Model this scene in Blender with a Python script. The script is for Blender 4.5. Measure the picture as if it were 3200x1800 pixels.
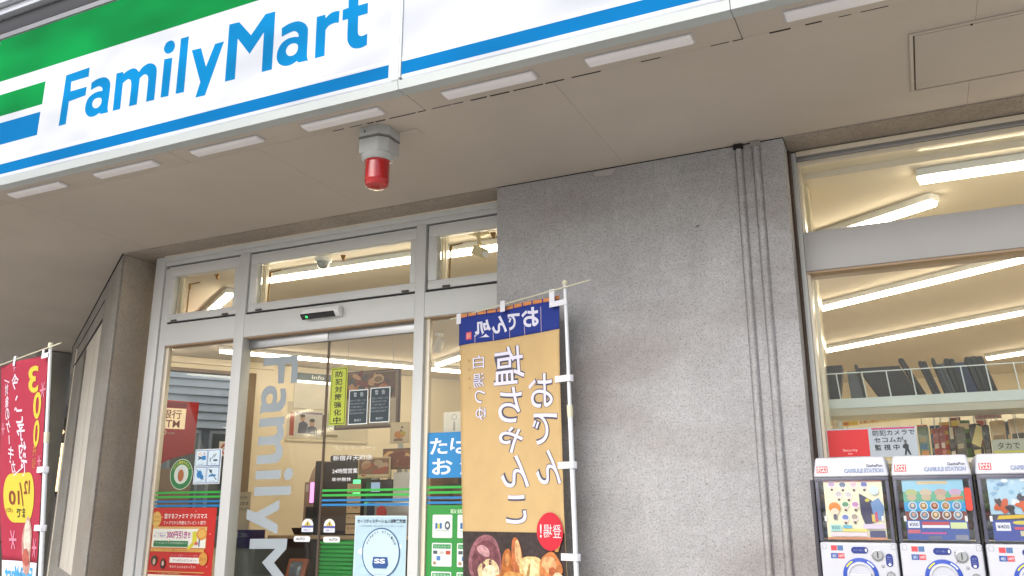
import bpy, bmesh, math, random
from math import radians, sin, cos, pi, sqrt
from mathutils import Vector, Matrix
from mathutils.geometry import tessellate_polygon

scene = bpy.context.scene
for o in list(bpy.data.objects):
    bpy.data.objects.remove(o)
COL = scene.collection
RND = random.Random(7)

# ------------------------------------------------------------ camera, sky, sun, exposure
cam_d = bpy.data.cameras.new("camera")
cam = bpy.data.objects.new("camera", cam_d)
COL.objects.link(cam)
cam_d.sensor_fit = 'HORIZONTAL'
cam_d.sensor_width = 36.0
cam_d.lens = 36.0 * 2672.0 / 3200.0
cam_d.clip_start = 0.05
cam_d.clip_end = 1000.0
_yaw, _pit, _rol = 0.4384, 0.25703, -0.00176
_f = Vector((-sin(_yaw) * cos(_pit), cos(_yaw) * cos(_pit), sin(_pit)))
_r = _f.cross(Vector((0, 0, 1))).normalized()
_u = _r.cross(_f)
_r2 = cos(_rol) * _r + sin(_rol) * _u
_u2 = -sin(_rol) * _r + cos(_rol) * _u
cam.matrix_world = Matrix(((_r2.x, _u2.x, -_f.x, 0), (_r2.y, _u2.y, -_f.y, -4.6), (_r2.z, _u2.z, -_f.z, 1.3), (0, 0, 0, 1)))
scene.camera = cam

SUN_EL, SUN_AZ = radians(42), radians(196)      # azimuth clockwise from +Y (towards the shop)
world = bpy.data.worlds.new("World")
scene.world = world
world.use_nodes = True
_nt = world.node_tree
_bg = _nt.nodes["Background"]
_sky = _nt.nodes.new("ShaderNodeTexSky")
_sky.sky_type = 'NISHITA'
_sky.sun_disc = False
_sky.sun_elevation = SUN_EL
_sky.sun_rotation = SUN_AZ
_sky.air_density = 1.0
_sky.dust_density = 4.0
_sky.ozone_density = 1.0
_hs = _nt.nodes.new("ShaderNodeHueSaturation")
_hs.inputs['Saturation'].default_value = 0.60      # overcast: nearly white sky
_nt.links.new(_sky.outputs[0], _hs.inputs['Color'])
_nt.links.new(_hs.outputs[0], _bg.inputs['Color'])
_bg.inputs['Strength'].default_value = 0.13
sun_d = bpy.data.lights.new("sun", 'SUN')
sun_d.energy = 0.55
sun_d.angle = radians(60)
sun_d.color = (1.0, 0.98, 0.96)
sun = bpy.data.objects.new("sun", sun_d)
COL.objects.link(sun)
_sd = Vector((sin(SUN_AZ) * cos(SUN_EL), cos(SUN_AZ) * cos(SUN_EL), sin(SUN_EL)))
sun.location = _sd * 40
sun.rotation_euler = (-_sd).to_track_quat('-Z', 'Y').to_euler()
scene.view_settings.view_transform = 'Standard'
scene.view_settings.look = 'None'
scene.view_settings.gamma = 1.0
scene.view_settings.use_curve_mapping = False
scene.view_settings.exposure = 0.87
scene.render.engine = 'CYCLES'
cy = scene.cycles
cy.use_denoising = True
cy.max_bounces = 8
cy.diffuse_bounces = 4
cy.glossy_bounces = 4
cy.transparent_max_bounces = 24
cy.transmission_bounces = 8
cy.caustics_reflective = False
cy.caustics_refractive = False
cy.sample_clamp_indirect = 6.0
cy.use_adaptive_sampling = True

# ------------------------------------------------------------ materials
def lin(h):
    h = h.lstrip('#')
    out = []
    for i in (0, 2, 4):
        c = int(h[i:i + 2], 16) / 255.0
        out.append(c / 12.92 if c <= 0.04045 else ((c + 0.055) / 1.055) ** 2.4)
    return tuple(out)

_MC = {}
def mat(name, col, rough=0.5, metal=0.0, var=0.06, vscale=6.0, bump=0.0, bscale=60.0, emit=0.0, ecol=None, spec=0.5, trans=0.0, coat=0.0):
    if name in _MC:
        return _MC[name]
    if isinstance(col, str):
        col = lin(col)
    m = bpy.data.materials.new(name)
    m.use_nodes = True
    nt = m.node_tree
    b = nt.nodes["Principled BSDF"]
    b.inputs['Roughness'].default_value = rough
    b.inputs['Metallic'].default_value = metal
    b.inputs['Specular IOR Level'].default_value = spec
    if coat:
        b.inputs['Coat Weight'].default_value = coat
        b.inputs['Coat Roughness'].default_value = 0.08
    if trans:
        b.inputs['Transmission Weight'].default_value = trans
    tc = nt.nodes.new("ShaderNodeTexCoord")
    no = nt.nodes.new("ShaderNodeTexNoise")
    no.inputs['Scale'].default_value = vscale
    no.inputs['Detail'].default_value = 5.0
    nt.links.new(tc.outputs['Object'], no.inputs['Vector'])
    mr = nt.nodes.new("ShaderNodeMapRange")
    mr.inputs['From Min'].default_value = 0.25
    mr.inputs['From Max'].default_value = 0.75
    mr.inputs['To Min'].default_value = 1.0 - var
    mr.inputs['To Max'].default_value = 1.0 + var
    nt.links.new(no.outputs['Fac'], mr.inputs['Value'])
    vm = nt.nodes.new("ShaderNodeVectorMath")
    vm.operation = 'SCALE'
    vm.inputs[0].default_value = col
    nt.links.new(mr.outputs[0], vm.inputs['Scale'])
    nt.links.new(vm.outputs[0], b.inputs['Base Color'])
    if emit:
        b.inputs['Emission Color'].default_value = tuple(ecol if ecol else col) + (1.0,)
        b.inputs['Emission Strength'].default_value = emit
    if bump:
        n2 = nt.nodes.new("ShaderNodeTexNoise")
        n2.inputs['Scale'].default_value = bscale
        n2.inputs['Detail'].default_value = 6.0
        nt.links.new(tc.outputs['Object'], n2.inputs['Vector'])
        bp = nt.nodes.new("ShaderNodeBump")
        bp.inputs['Strength'].default_value = bump
        bp.inputs['Distance'].default_value = 0.01
        nt.links.new(n2.outputs['Fac'], bp.inputs['Height'])
        nt.links.new(bp.outputs['Normal'], b.inputs['Normal'])
    _MC[name] = m
    return m

def ink(h, rough=0.45):
    return mat("print_" + h.lstrip('#'), h, rough, var=0.03, vscale=30)

def photo(h, k=0.45):
    """printed photograph: mottled light and dark around one tone"""
    return mat("photo_" + h.lstrip('#'), h, 0.8, var=k, vscale=38)

def roughcast(name, base, dark, warm):
    """sprayed, pitted render: fine relief, dark pits, stains with their own shapes"""
    m = bpy.data.materials.new(name)
    m.use_nodes = True
    nt = m.node_tree
    L = nt.links.new
    b = nt.nodes["Principled BSDF"]
    b.inputs['Roughness'].default_value = 0.93
    b.inputs['Specular IOR Level'].default_value = 0.2
    tc = nt.nodes.new("ShaderNodeTexCoord")
    def noise(scale, det=4, rough=0.6, sq=None):
        n = nt.nodes.new("ShaderNodeTexNoise")
        n.inputs['Scale'].default_value = scale
        n.inputs['Detail'].default_value = det
        n.inputs['Roughness'].default_value = rough
        if sq:
            mp = nt.nodes.new("ShaderNodeMapping")
            mp.inputs['Scale'].default_value = sq
            L(tc.outputs['Object'], mp.inputs['Vector'])
            L(mp.outputs[0], n.inputs['Vector'])
        else:
            L(tc.outputs['Object'], n.inputs['Vector'])
        return n
    def rng(src, a, bb, lo=0.0, hi=1.0):
        r = nt.nodes.new("ShaderNodeMapRange")
        r.inputs['From Min'].default_value = a
        r.inputs['From Max'].default_value = bb
        r.inputs['To Min'].default_value = lo
        r.inputs['To Max'].default_value = hi
        L(src, r.inputs['Value'])
        return r.outputs[0]
    def mix(f, a, c):
        x = nt.nodes.new("ShaderNodeMix")
        x.data_type = 'RGBA'
        L(f, x.inputs['Factor'])
        for s, v in ((6, a), (7, c)):
            if isinstance(v, tuple):
                x.inputs[s].default_value = v + (1.0,)
            else:
                L(v, x.inputs[s])
        return x.outputs[2]
    cl = noise(1.6, 5, 0.65)
    med = noise(26, 4, 0.7)
    fine = noise(95, 4, 0.8)
    pit = noise(48, 2, 0.5)
    pits = rng(pit.outputs['Fac'], 0.66, 0.78, 0.0, 0.7)
    patch = noise(0.9, 3, 0.5, (1.0, 1.0, 2.2))
    stain = rng(patch.outputs['Fac'], 0.50, 0.68)
    sm = nt.nodes.new("ShaderNodeMath"); sm.operation = 'MULTIPLY'; sm.inputs[1].default_value = 0.75
    L(stain, sm.inputs[0])
    c0 = mix(rng(cl.outputs['Fac'], 0.3, 0.7), tuple(x * 0.78 for x in base), tuple(min(1, x * 1.08) for x in base))
    strk = noise(3.2, 5, 0.6, (2.6, 2.6, 0.22))
    c0s = mix(rng(strk.outputs['Fac'], 0.50, 0.74, 0.0, 0.5), c0, tuple(0.78 * x for x in base))
    c1 = mix(sm.outputs[0], c0s, warm)
    c2 = mix(rng(med.outputs['Fac'], 0.35, 0.7, 0.0, 0.28), c1, dark)
    c2b = mix(rng(fine.outputs['Fac'], 0.50, 0.64, 0.0, 0.75), c2, dark)
    c3 = mix(pits, c2b, tuple(x * 0.95 for x in dark))
    L(c3, b.inputs['Base Color'])
    ad = nt.nodes.new("ShaderNodeMath"); ad.operation = 'MULTIPLY_ADD'
    L(med.outputs['Fac'], ad.inputs[0]); ad.inputs[1].default_value = 0.9
    L(fine.outputs['Fac'], ad.inputs[2])
    sb = nt.nodes.new("ShaderNodeMath"); sb.operation = 'SUBTRACT'
    L(ad.outputs[0], sb.inputs[0]); L(pits, sb.inputs[1])
    bp = nt.nodes.new("ShaderNodeBump")
    bp.inputs['Strength'].default_value = 0.7
    bp.inputs['Distance'].default_value = 0.012
    L(sb.outputs[0], bp.inputs['Height'])
    L(bp.outputs['Normal'], b.inputs['Normal'])
    return m

def glass_mat(name, tint, refl=1.0, rough=0.0):
    m = bpy.data.materials.new(name)
    m.use_nodes = True
    nt = m.node_tree
    for n in list(nt.nodes):
        nt.nodes.remove(n)
    out = nt.nodes.new("ShaderNodeOutputMaterial")
    tr = nt.nodes.new("ShaderNodeBsdfTransparent")
    tr.inputs['Color'].default_value = tint + (1.0,)
    gl = nt.nodes.new("ShaderNodeBsdfGlossy")
    gl.inputs['Roughness'].default_value = rough
    lw = nt.nodes.new("ShaderNodeLayerWeight")
    lw.inputs['Blend'].default_value = 0.5
    pw = nt.nodes.new("ShaderNodeMath"); pw.operation = 'POWER'; pw.inputs[1].default_value = 5.0
    nt.links.new(lw.outputs['Facing'], pw.inputs[0])
    ma = nt.nodes.new("ShaderNodeMath"); ma.operation = 'MULTIPLY_ADD'
    ma.inputs[1].default_value = 0.9 * refl
    ma.inputs[2].default_value = 0.042 * refl
    nt.links.new(pw.outputs[0], ma.inputs[0])
    mx = nt.nodes.new("ShaderNodeMixShader")
    nt.links.new(ma.outputs[0], mx.inputs['Fac'])
    nt.links.new(tr.outputs[0], mx.inputs[1])
    nt.links.new(gl.outputs[0], mx.inputs[2])
    nt.links.new(mx.outputs[0], out.inputs['Surface'])
    return m

def sign_mat(name, col, strength, stripes=0.0, base=0.06):
    """backlit acrylic: even glow, faintly uneven where the tubes sit, glossy skin"""
    m = mat(name, tuple(c * base for c in lin(col)), rough=0.5, var=0.02, spec=0.03)
    nt = m.node_tree
    b = nt.nodes["Principled BSDF"]
    tc = nt.nodes.new("ShaderNodeTexCoord")
    mp = nt.nodes.new("ShaderNodeMapping")
    mp.inputs['Scale'].default_value = (1.1, 1.0, 2.4)
    n = nt.nodes.new("ShaderNodeTexNoise")
    n.inputs['Scale'].default_value = 1.6
    n.inputs['Detail'].default_value = 1.0
    nt.links.new(tc.outputs['Object'], mp.inputs['Vector'])
    nt.links.new(mp.outputs[0], n.inputs['Vector'])
    r = nt.nodes.new("ShaderNodeMapRange")
    r.inputs['From Min'].default_value = 0.3
    r.inputs['From Max'].default_value = 0.7
    r.inputs['To Min'].default_value = strength * (1 - stripes)
    r.inputs['To Max'].default_value = strength * (1 + stripes)
    nt.links.new(n.outputs['Fac'], r.inputs['Value'])
    nt.links.new(r.outputs[0], b.inputs['Emission Strength'])
    b.inputs['Emission Color'].default_value = lin(col) + (1.0,)
    return m

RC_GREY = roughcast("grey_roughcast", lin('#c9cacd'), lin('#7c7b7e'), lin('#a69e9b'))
RC_BOUNCE = roughcast("bounce_tinted_roughcast", lin('#b3a89c'), lin('#7a7066'), lin('#a3978a'))  # tan tint puts warm bounced light into the lintel colour
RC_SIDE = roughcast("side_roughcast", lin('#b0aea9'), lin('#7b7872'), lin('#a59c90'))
RC_JAMB_SPILL = roughcast("spill_tinted_jamb", lin('#cbc2b6'), lin('#9a9186'), lin('#bdb1a2'))  # paler, warmer render: shop light on the jamb is painted into the colour
SOFFIT = mat("soffit_board", '#b7aea4', 0.85, var=0.085, vscale=1.3, bump=0.05, bscale=200)
ALU = mat("white_aluminium", '#cfd2d2', 0.38, var=0.03, vscale=3, spec=0.5)
ALU2 = mat("satin_aluminium", '#a9abae', 0.32, metal=0.75, var=0.05, vscale=8)
ALUCREAM = mat("cream_aluminium", '#e6dcc8', 0.22, var=0.03, vscale=3)
RAIL = mat("grey_rail_panel", '#b9b9ba', 0.4, var=0.05, vscale=2)
GASKET = mat("black_gasket", '#1b1b1c', 0.7)
DARK = mat("dark_gap", '#171514', 0.9)
BROWN = mat("brown_hinge", '#4b3a34', 0.5)
BRASS = mat("brass_latch", '#8a6a3e', 0.4, metal=0.6)
GLASS = glass_mat("clear_glass", (0.97, 0.985, 0.975), 0.34)
DOORGLASS = glass_mat("street_door_glass", (0.96, 0.975, 0.97), 0.6)
CLEAR = glass_mat("clear_plastic", (0.95, 0.955, 0.96), 0.8, 0.05)
WHITE = mat("white_plastic", '#e9ebec', 0.35, var=0.02)
OFFW = mat("offwhite_plastic", '#dcdcd6', 0.45, var=0.03)
WARM = (1.0, 0.84, 0.60)
TUBE = mat("lit_tube", '#ffffff', 0.4, emit=12.5, ecol=WARM)
CEIL = mat("shop_ceiling_paint", '#e6ddd0', 0.9, var=0.03, vscale=1.5)
SHOPWALL = mat("cream_wall_panel", '#efe6d2', 0.7, var=0.03, vscale=2)
METALW = mat("white_steel", '#cfd6d4', 0.4, var=0.03)
GREYST = mat("grey_steel", '#b7c0bb', 0.4, var=0.04)
BLACK = mat("black_plastic", '#17171a', 0.35, var=0.1)

# ------------------------------------------------------------ geometry helpers
class Plane:
    """a flat frame in the scene: a along u, b along v, w out along n"""
    def __init__(self, o, u, v, n):
        self.o, self.u, self.v, self.n = Vector(o), Vector(u), Vector(v), Vector(n)
    def __call__(self, a, b, w=0.0):
        return self.o + self.u * a + self.v * b + self.n * w
    def off(self, w):
        return Plane(self.o + self.n * w, self.u, self.v, self.n)

def yplane(y):
    return Plane((0, y, 0), (1, 0, 0), (0, 0, 1), (0, -1, 0))

class MB:
    def __init__(self):
        self.v, self.f = [], []
    def add(self, vs, fs):
        k = len(self.v)
        self.v += [tuple(p) for p in vs]
        self.f += [tuple(i + k for i in f) for f in fs]
        return self
    def box(self, x0, x1, y0, y1, z0, z1):
        return self.add([(x, y, z) for z in (z0, z1) for y in (y0, y1) for x in (x0, x1)],
                        [(0, 2, 3, 1), (4, 5, 7, 6), (0, 1, 5, 4), (2, 6, 7, 3), (0, 4, 6, 2), (1, 3, 7, 5)])
    def pbox(self, P, a0, a1, b0, b1, w0, w1):
        return self.add([P(a, b, w) for w in (w0, w1) for b in (b0, b1) for a in (a0, a1)],
                        [(0, 2, 3, 1), (4, 5, 7, 6), (0, 1, 5, 4), (2, 6, 7, 3), (0, 4, 6, 2), (1, 3, 7, 5)])
    def foot(self, pts, z0, z1):
        """vertical prism over a footprint"""
        return self.prism(Plane((0, 0, 0), (1, 0, 0), (0, 1, 0), (0, 0, 1)), pts, z0, z1)
    def prism(self, P, pts, w0, w1):
        n = len(pts)
        vs = [P(a, b, w0) for a, b in pts] + [P(a, b, w1) for a, b in pts]
        tri = tessellate_polygon([[Vector((a, b, 0)) for a, b in pts]])
        fs = [tuple(t) for t in tri] + [tuple(i + n for i in reversed(t)) for t in tri]
        fs += [(i, (i + 1) % n, (i + 1) % n + n, i + n) for i in range(n)]
        return self.add(vs, fs)
    def flat(self, P, loops, w):
        """a printed shape: outline plus holes"""
        L3 = [[Vector((a, b, 0)) for a, b in l] for l in loops]
        flatp = [p for l in L3 for p in l]
        tri = tessellate_polygon(L3)
        return self.add([P(p.x, p.y, w) for p in flatp], [tuple(t) for t in tri])
    def tube(self, p0, p1, r0, r1=None, n=12):
        r1 = r0 if r1 is None else r1
        p0, p1 = Vector(p0), Vector(p1)
        d = (p1 - p0).normalized()
        a = d.orthogonal().normalized()
        b = d.cross(a)
        vs = []
        for p, r in ((p0, r0), (p1, r1)):
            vs += [p + (a * cos(2 * pi * i / n) + b * sin(2 * pi * i / n)) * r for i in range(n)]
        fs = [(i, (i + 1) % n, (i + 1) % n + n, i + n) for i in range(n)]
        fs += [tuple(range(n))[::-1], tuple(range(n, 2 * n))]
        return self.add(vs, fs)
    def lathe(self, c, prof, n=24, d=(0, 0, 1)):
        c, d = Vector(c), Vector(d).normalized()
        a = d.orthogonal().normalized()
        b = d.cross(a)
        vs, fs = [], []
        for r, h in prof:
            vs += [c + d * h + (a * cos(2 * pi * i / n) + b * sin(2 * pi * i / n)) * r for i in range(n)]
        for k in range(len(prof) - 1):
            fs += [(k * n + i, k * n + (i + 1) % n, (k + 1) * n + (i + 1) % n, (k + 1) * n + i) for i in range(n)]
        fs += [tuple(range(n))[::-1], tuple(range((len(prof) - 1) * n, len(prof) * n))]
        return self.add(vs, fs)
    def torus(self, c, d, R, r, n=32, k=8):
        c, d = Vector(c), Vector(d).normalized()
        a = d.orthogonal().normalized()
        b = d.cross(a)
        vs, fs = [], []
        for i in range(n):
            e = a * cos(2 * pi * i / n) + b * sin(2 * pi * i / n)
            for j in range(k):
                vs.append(c + e * (R + r * cos(2 * pi * j / k)) + d * r * sin(2 * pi * j / k))
        for i in range(n):
            for j in range(k):
                fs.append((i * k + j, ((i + 1) % n) * k + j, ((i + 1) % n) * k + (j + 1) % k, i * k + (j + 1) % k))
        return self.add(vs, fs)
    def build(self, name, m, parent=None, bevel=0.0, smooth=False, seg=2):
        me = bpy.data.meshes.new(name)
        me.from_pydata(self.v, [], self.f)
        bm = bmesh.new()
        bm.from_mesh(me)
        bmesh.ops.recalc_face_normals(bm, faces=bm.faces)
        if bevel:
            bmesh.ops.remove_doubles(bm, verts=bm.verts, dist=1e-6)
            es = [e for e in bm.edges if len(e.link_faces) == 2 and e.calc_face_angle(0) > 0.5]
            bmesh.ops.bevel(bm, geom=es, offset=bevel, segments=seg, profile=0.6, affect='EDGES', clamp_overlap=True)
        bm.to_mesh(me)
        bm.free()
        me.materials.append(m)
        if smooth or bevel:
            me.polygons.foreach_set("use_smooth", [True] * len(me.polygons))
            if bevel or smooth == 'auto':
                me.set_sharp_from_angle(angle=radians(38))
        o = bpy.data.objects.new(name, me)
        COL.objects.link(o)
        adopt(o, parent)
        return o

def adopt(o, parent):
    if parent is not None:
        o.parent = parent
        o.matrix_parent_inverse = parent_world(parent).inverted()

def parent_world(p):
    m = p.matrix_basis.copy()
    if p.parent:
        m = parent_world(p.parent) @ p.matrix_parent_inverse @ m
    return m

def tag(o, label, cat, group=None):
    o["label"] = label
    o["category"] = cat
    if group:
        o["group"] = group
    return o

def structure(o):
    o["kind"] = "structure"
    return o

def thing(name, label, cat, loc=(0, 0, 0), group=None):
    o = bpy.data.objects.new(name, None)
    COL.objects.link(o)
    o.location = loc
    o.empty_display_size = 0.1
    return tag(o, label, cat, group)

def copy_tree(root, shift, label=None):
    """a copy of a thing with its parts and sub-parts, moved by shift"""
    def rec(o, par):
        c = o.copy()
        COL.objects.link(c)
        c.parent = par
        for ch in [x for x in ALLKIDS.get(o.name, [])]:
            rec(ch, c)
        return c
    ALLKIDS = {}
    for x in bpy.data.objects:
        if x.parent:
            ALLKIDS.setdefault(x.parent.name, []).append(x)
    r = rec(root, None)
    r.location = Vector(root.location) + Vector(shift)
    if label:
        r["label"] = label
    return r

def mesh_from(name, v, f, m, parent):
    b = MB()
    b.add(v, f)
    return b.build(name, m, parent)

_TC = {}
def glyphs(s, bold):
    """vertices and faces of a string, scaled to a unit box"""
    key = (s, bold)
    if key in _TC:
        return _TC[key]
    c = bpy.data.curves.new("lettering_source", 'FONT')
    c.body = s
    c.offset = bold
    c.resolution_u = 5
    o = bpy.data.objects.new("lettering_source", c)
    COL.objects.link(o)
    dg = bpy.context.evaluated_depsgraph_get()
    ev = o.evaluated_get(dg)
    me = ev.to_mesh()
    v = [(p.co.x, p.co.y) for p in me.vertices]
    f = [tuple(p.vertices) for p in me.polygons]
    ev.to_mesh_clear()
    bpy.data.objects.remove(o)
    bpy.data.curves.remove(c)
    xs = [p[0] for p in v]; ys = [p[1] for p in v]
    x0, x1, y0, y1 = min(xs), max(xs), min(ys), max(ys)
    v = [((x - x0) / (x1 - x0 or 1), (y - y0) / (y1 - y0 or 1)) for x, y in v]
    _TC[key] = (v, f)
    return _TC[key]

def text(P, s, a0, b0, a1, b1, w, m, parent, bold=0.015, name='lettering', grow=0.0, sub=0.0):
    v, f = glyphs(s, bold)
    da, db = (a1 - a0), (b1 - b0)
    pts = [(a0 + x * da, b0 + y * db) for x, y in v]
    if sub:
        pts, f = refine(pts, f, sub)
    return mesh_from(name, [P(a, b, w) for a, b in pts], f, m, parent)

def refine(pts, faces, L):
    """split long edges so that lettering can follow curved cloth"""
    bm = bmesh.new()
    vs = [bm.verts.new((a, b, 0)) for a, b in pts]
    for fc in faces:
        try:
            bm.faces.new([vs[i] for i in fc])
        except ValueError:
            pass
    bmesh.ops.triangulate(bm, faces=bm.faces)
    for _ in range(5):
        es = [e for e in bm.edges if e.calc_length() > L]
        if not es:
            break
        bmesh.ops.subdivide_edges(bm, edges=es, cuts=1)
        bmesh.ops.triangulate(bm, faces=bm.faces)
    bm.verts.index_update()
    r = [(p.co.x, p.co.y) for p in bm.verts], [tuple(q.index for q in fc.verts) for fc in bm.faces]
    bm.free()
    return r

def rect(a0, b0, a1, b1):
    return [(a0, b0), (a1, b0), (a1, b1), (a0, b1)]

def oval(ca, cb, ra, rb, n=36):
    return [(ca + ra * cos(2 * pi * i / n), cb + rb * sin(2 * pi * i / n)) for i in range(n)]

def rrect(a0, b0, a1, b1, r, n=5):
    out = []
    for cx, cy_, s in ((a1 - r, b1 - r, 0), (a0 + r, b1 - r, 1), (a0 + r, b0 + r, 2), (a1 - r, b0 + r, 3)):
        out += [(cx + r * cos(pi / 2 * (s + i / n)), cy_ + r * sin(pi / 2 * (s + i / n))) for i in range(n + 1)]
    return out

def shape(P, loops, w, m, parent, name='printed_area', sub=0.0):
    if sub:
        b = MB()
        L3 = [[Vector((a, c, 0)) for a, c in l] for l in loops]
        fp = [(p.x, p.y) for l in L3 for p in l]
        pts, f = refine(fp, [tuple(t) for t in tessellate_polygon(L3)], sub)
        return mesh_from(name, [P(a, c, w) for a, c in pts], f, m, parent)
    return MB().flat(P, loops, w).build(name, m, parent)

def smooth_loop(pts, k=4):
    """closed outline with corners (flag 0) and rounded runs (flag 1)"""
    n = len(pts)
    out = []
    for i in range(n):
        p0, p1, p2, p3 = pts[(i - 1) % n], pts[i], pts[(i + 1) % n], pts[(i + 2) % n]
        out.append((p1[0], p1[1]))
        if p1[2] or p2[2]:
            a = p0 if p1[2] else p1
            d = p3 if p2[2] else p2
            for j in range(1, k):
                t = j / k
                q = []
                for c in (0, 1):
                    q.append(0.5 * (2 * p1[c] + (p2[c] - a[c]) * t + (2 * a[c] - 5 * p1[c] + 4 * p2[c] - d[c]) * t * t + (3 * p1[c] - a[c] - 3 * p2[c] + d[c]) * t ** 3))
                out.append(tuple(q))
    return out

# ============================================================ the setting
ZS = 3.313                       # underside of the canopy
U = Vector((-0.829, 0.559, 0))   # the facade bends here: direction of the side wing
V = Vector((0.559, 0.829, 0))    # into the shop, square to the side wing
CORNER = Vector((-5.59, 0, 0))
PAVE = mat("concrete_paving", '#b4b1aa', 0.9, var=0.10, vscale=1.2, bump=0.2, bscale=120)
structure(MB().box(-300, 300, -300, 300, -0.2, 0.0).build('ground', PAVE))
structure(MB().foot([(-5.5, 0.3), (3.2, 0.3), (3.2, 9.1), (-4.0, 9.1), (-8.2, 2.95), (-8.6, 2.3)], 0.004, 0.03).build('shop_floor', mat("shop_floor_tile", '#c9c2b4', 0.35, var=0.05)))
structure(MB().foot([(-5.45, 0.34), (3.3, 0.34), (3.3, 9.2), (-3.95, 9.2), (-8.25, 3.0), (-8.75, 2.25)], 3.17, 3.25).build('shop_ceiling', CEIL))
structure(MB().box(-4.3, 3.4, 9.0, 9.15, 0, 3.168).build('shop_wall_back', SHOPWALL))
structure(MB().box(3.2, 3.35, 0.35, 8.995, 0, 3.166).build('shop_wall_right', SHOPWALL))

# left end wall of the shop, square to the side wing, with one window
LW = Plane(Vector((-8.18, 2.95, 0)), V, (0, 0, 1), -U)
lw = MB()
lw.pbox(LW, -1.0, 0.92 - 1.7, 0, 3.16, -0.12, 0)
lw.pbox(LW, 1.08, 7.6, 0, 3.16, -0.12, 0)
lw.pbox(LW, 0.92 - 1.7, 1.08, 3.03, 3.16, -0.12, 0)
lw.pbox(LW, 0.92 - 1.7, 1.08, 0, 0.9, -0.12, 0)
shop_wall_left = structure(lw.build('shop_wall_left', SHOPWALL))
bw = MB()
bw.pbox(LW, -0.8, 1.3, 3.085, 3.165, 0.003, 0.05)
bw.build('cornice', ALUCREAM, shop_wall_left, bevel=0.006)
BRF = mat("brown_window_frame", '#7d6a55', 0.45)
wf = thing('side_window', 'brown-framed window in the end wall behind the red machine, looking onto blue-grey boards', 'window', tuple(LW(0.1, 0.9)))
MB().pbox(LW, 0.92, 1.078, 0.91, 3.025, -0.10, 0.03).build('jamb', BRF, wf, bevel=0.004)
MB().pbox(LW, -0.778, 0.918, 2.985, 3.028, -0.10, 0.03).build('head', BRF, wf, bevel=0.004)
MB().pbox(LW, -0.778, 0.918, 0.905, 0.96, -0.10, 0.03).build('sill', BRF, wf, bevel=0.004)
MB().pbox(LW, -0.778, 0.918, 0.962, 2.983, -0.045, -0.038).build('pane', GLASS, wf)

# neighbouring house with weatherboards, seen through that window
SIDE = mat("bluegrey_board", '#dbe5ee', 0.6, var=0.06)
NB = Plane(LW(0, 0, -2.5), V, (0, 0, 1), -U)
nb = thing('boarded_house', 'house clad in blue-grey horizontal boards with dark shuttered windows, beyond the end window', 'building', tuple(NB(2, 0)))
MB().pbox(NB, -0.6, 9, 0, 5.5, -3.0, -0.02).build('wall', mat("house_wall", '#8d98a3', 0.8), nb)
z = 2.54
k = 0
while z < 5.4:
    MB().add([NB(a, b, w) for a in (-0.6, 9) for b, w in ((z, 0.022), (z + 0.112, 0.004), (z + 0.112, -0.018), (z, -0.018))],
             [(0, 1, 5, 4), (1, 2, 6, 5), (2, 3, 7, 6), (3, 0, 4, 7), (0, 3, 2, 1), (4, 5, 6, 7)]).build('board', SIDE, nb)
    z += 0.122
for a0, a1 in ((0.55, 0.92), (1.12, 1.6), (2.0, 2.5), (3.0, 3.6)):
    w_ = MB().pbox(NB, a0 - 0.04, a1 + 0.04, 1.2, 2.5, -0.018, 0.03).build('window', mat("house_trim", '#a9b2ba', 0.5), nb)
    MB().pbox(NB, a0, a1, 1.26, 2.46, 0.031, 0.036).build('shutter', mat("dark_shutter", '#5f6868', 0.5), w_)
MB().pbox(NB, -0.6, 9, 0.0, 1.15, -0.018, 0.02).build('plinth', mat("house_plinth", '#7b8180', 0.8), nb)

# ------------------------------------------------------------ front wall between the entrance and the window
pw = thing('roughcast_wall', 'grey pitted roughcast wall between the glass entrance and the shop window', 'wall', (-1.38, 0.2, 0))
MB().box(-2.262, -0.497, 0.0, 0.55, 0.0, 3.309).build('wall_face', RC_GREY, pw, bevel=0.006)
for x0, x1 in ((-0.757, -0.722), (-0.663, -0.626)):
    vs = []
    n = 6
    prof = [(x0 + (x1 - x0) * (0.5 - 0.5 * cos(pi * i / n)), -0.022 * sin(pi * i / n) - 0.0005) for i in range(n + 1)]
    b = MB()
    for z_ in (0.0, 3.29):
        vs += [(px, py, z_) for px, py in prof]
    b.add(vs, [(i, i + 1, i + n + 2, i + n + 1) for i in range(n)] + [tuple(range(n, -1, -1)), tuple(range(n + 1, 2 * n + 2))])
    MB().box(x0 - 0.006, x0 - 0.0005, -0.0025, -0.0003, 0, 3.281).build('grime_line', mat("groove_grime", '#8a888c', 0.95, var=0.35, vscale=25), pw)
    MB().box(x1 + 0.0005, x1 + 0.007, -0.0025, -0.0003, 0, 3.281).build('grime_line', mat("groove_grime", '#8a888c', 0.95), pw)
    c_ = b.build('plastered_conduit', RC_GREY, pw, smooth='auto')
    MB().box(x0 - 0.008, x1 + 0.008, -0.024, -0.0015, 3.282, 3.3085).build('clip', DARK if x0 < -0.7 else RC_SIDE, c_)
MB().prism(yplane(-0.0005), [(-1.605, 3.298), (-1.60, 3.27), (-1.50, 3.262), (-1.458, 3.302)], 0.0, 0.004).build('plaster_patch', mat("patch_plaster", '#b4b1ae', 0.9), pw)
MB().prism(yplane(-0.0005), [(-1.405, 3.303), (-1.39, 3.29), (-1.375, 3.281), (-1.355, 3.296), (-1.335, 3.304)], 0.0, 0.003).build('plaster_patch', mat("patch_plaster", '#b4b1ae', 0.9), pw)
MB().prism(yplane(-0.0005), [(-1.012, 2.86), (-0.99, 2.865), (-0.985, 2.871), (-1.0, 2.868)], 0, 0.002).build('chip', DARK, pw)

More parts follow.
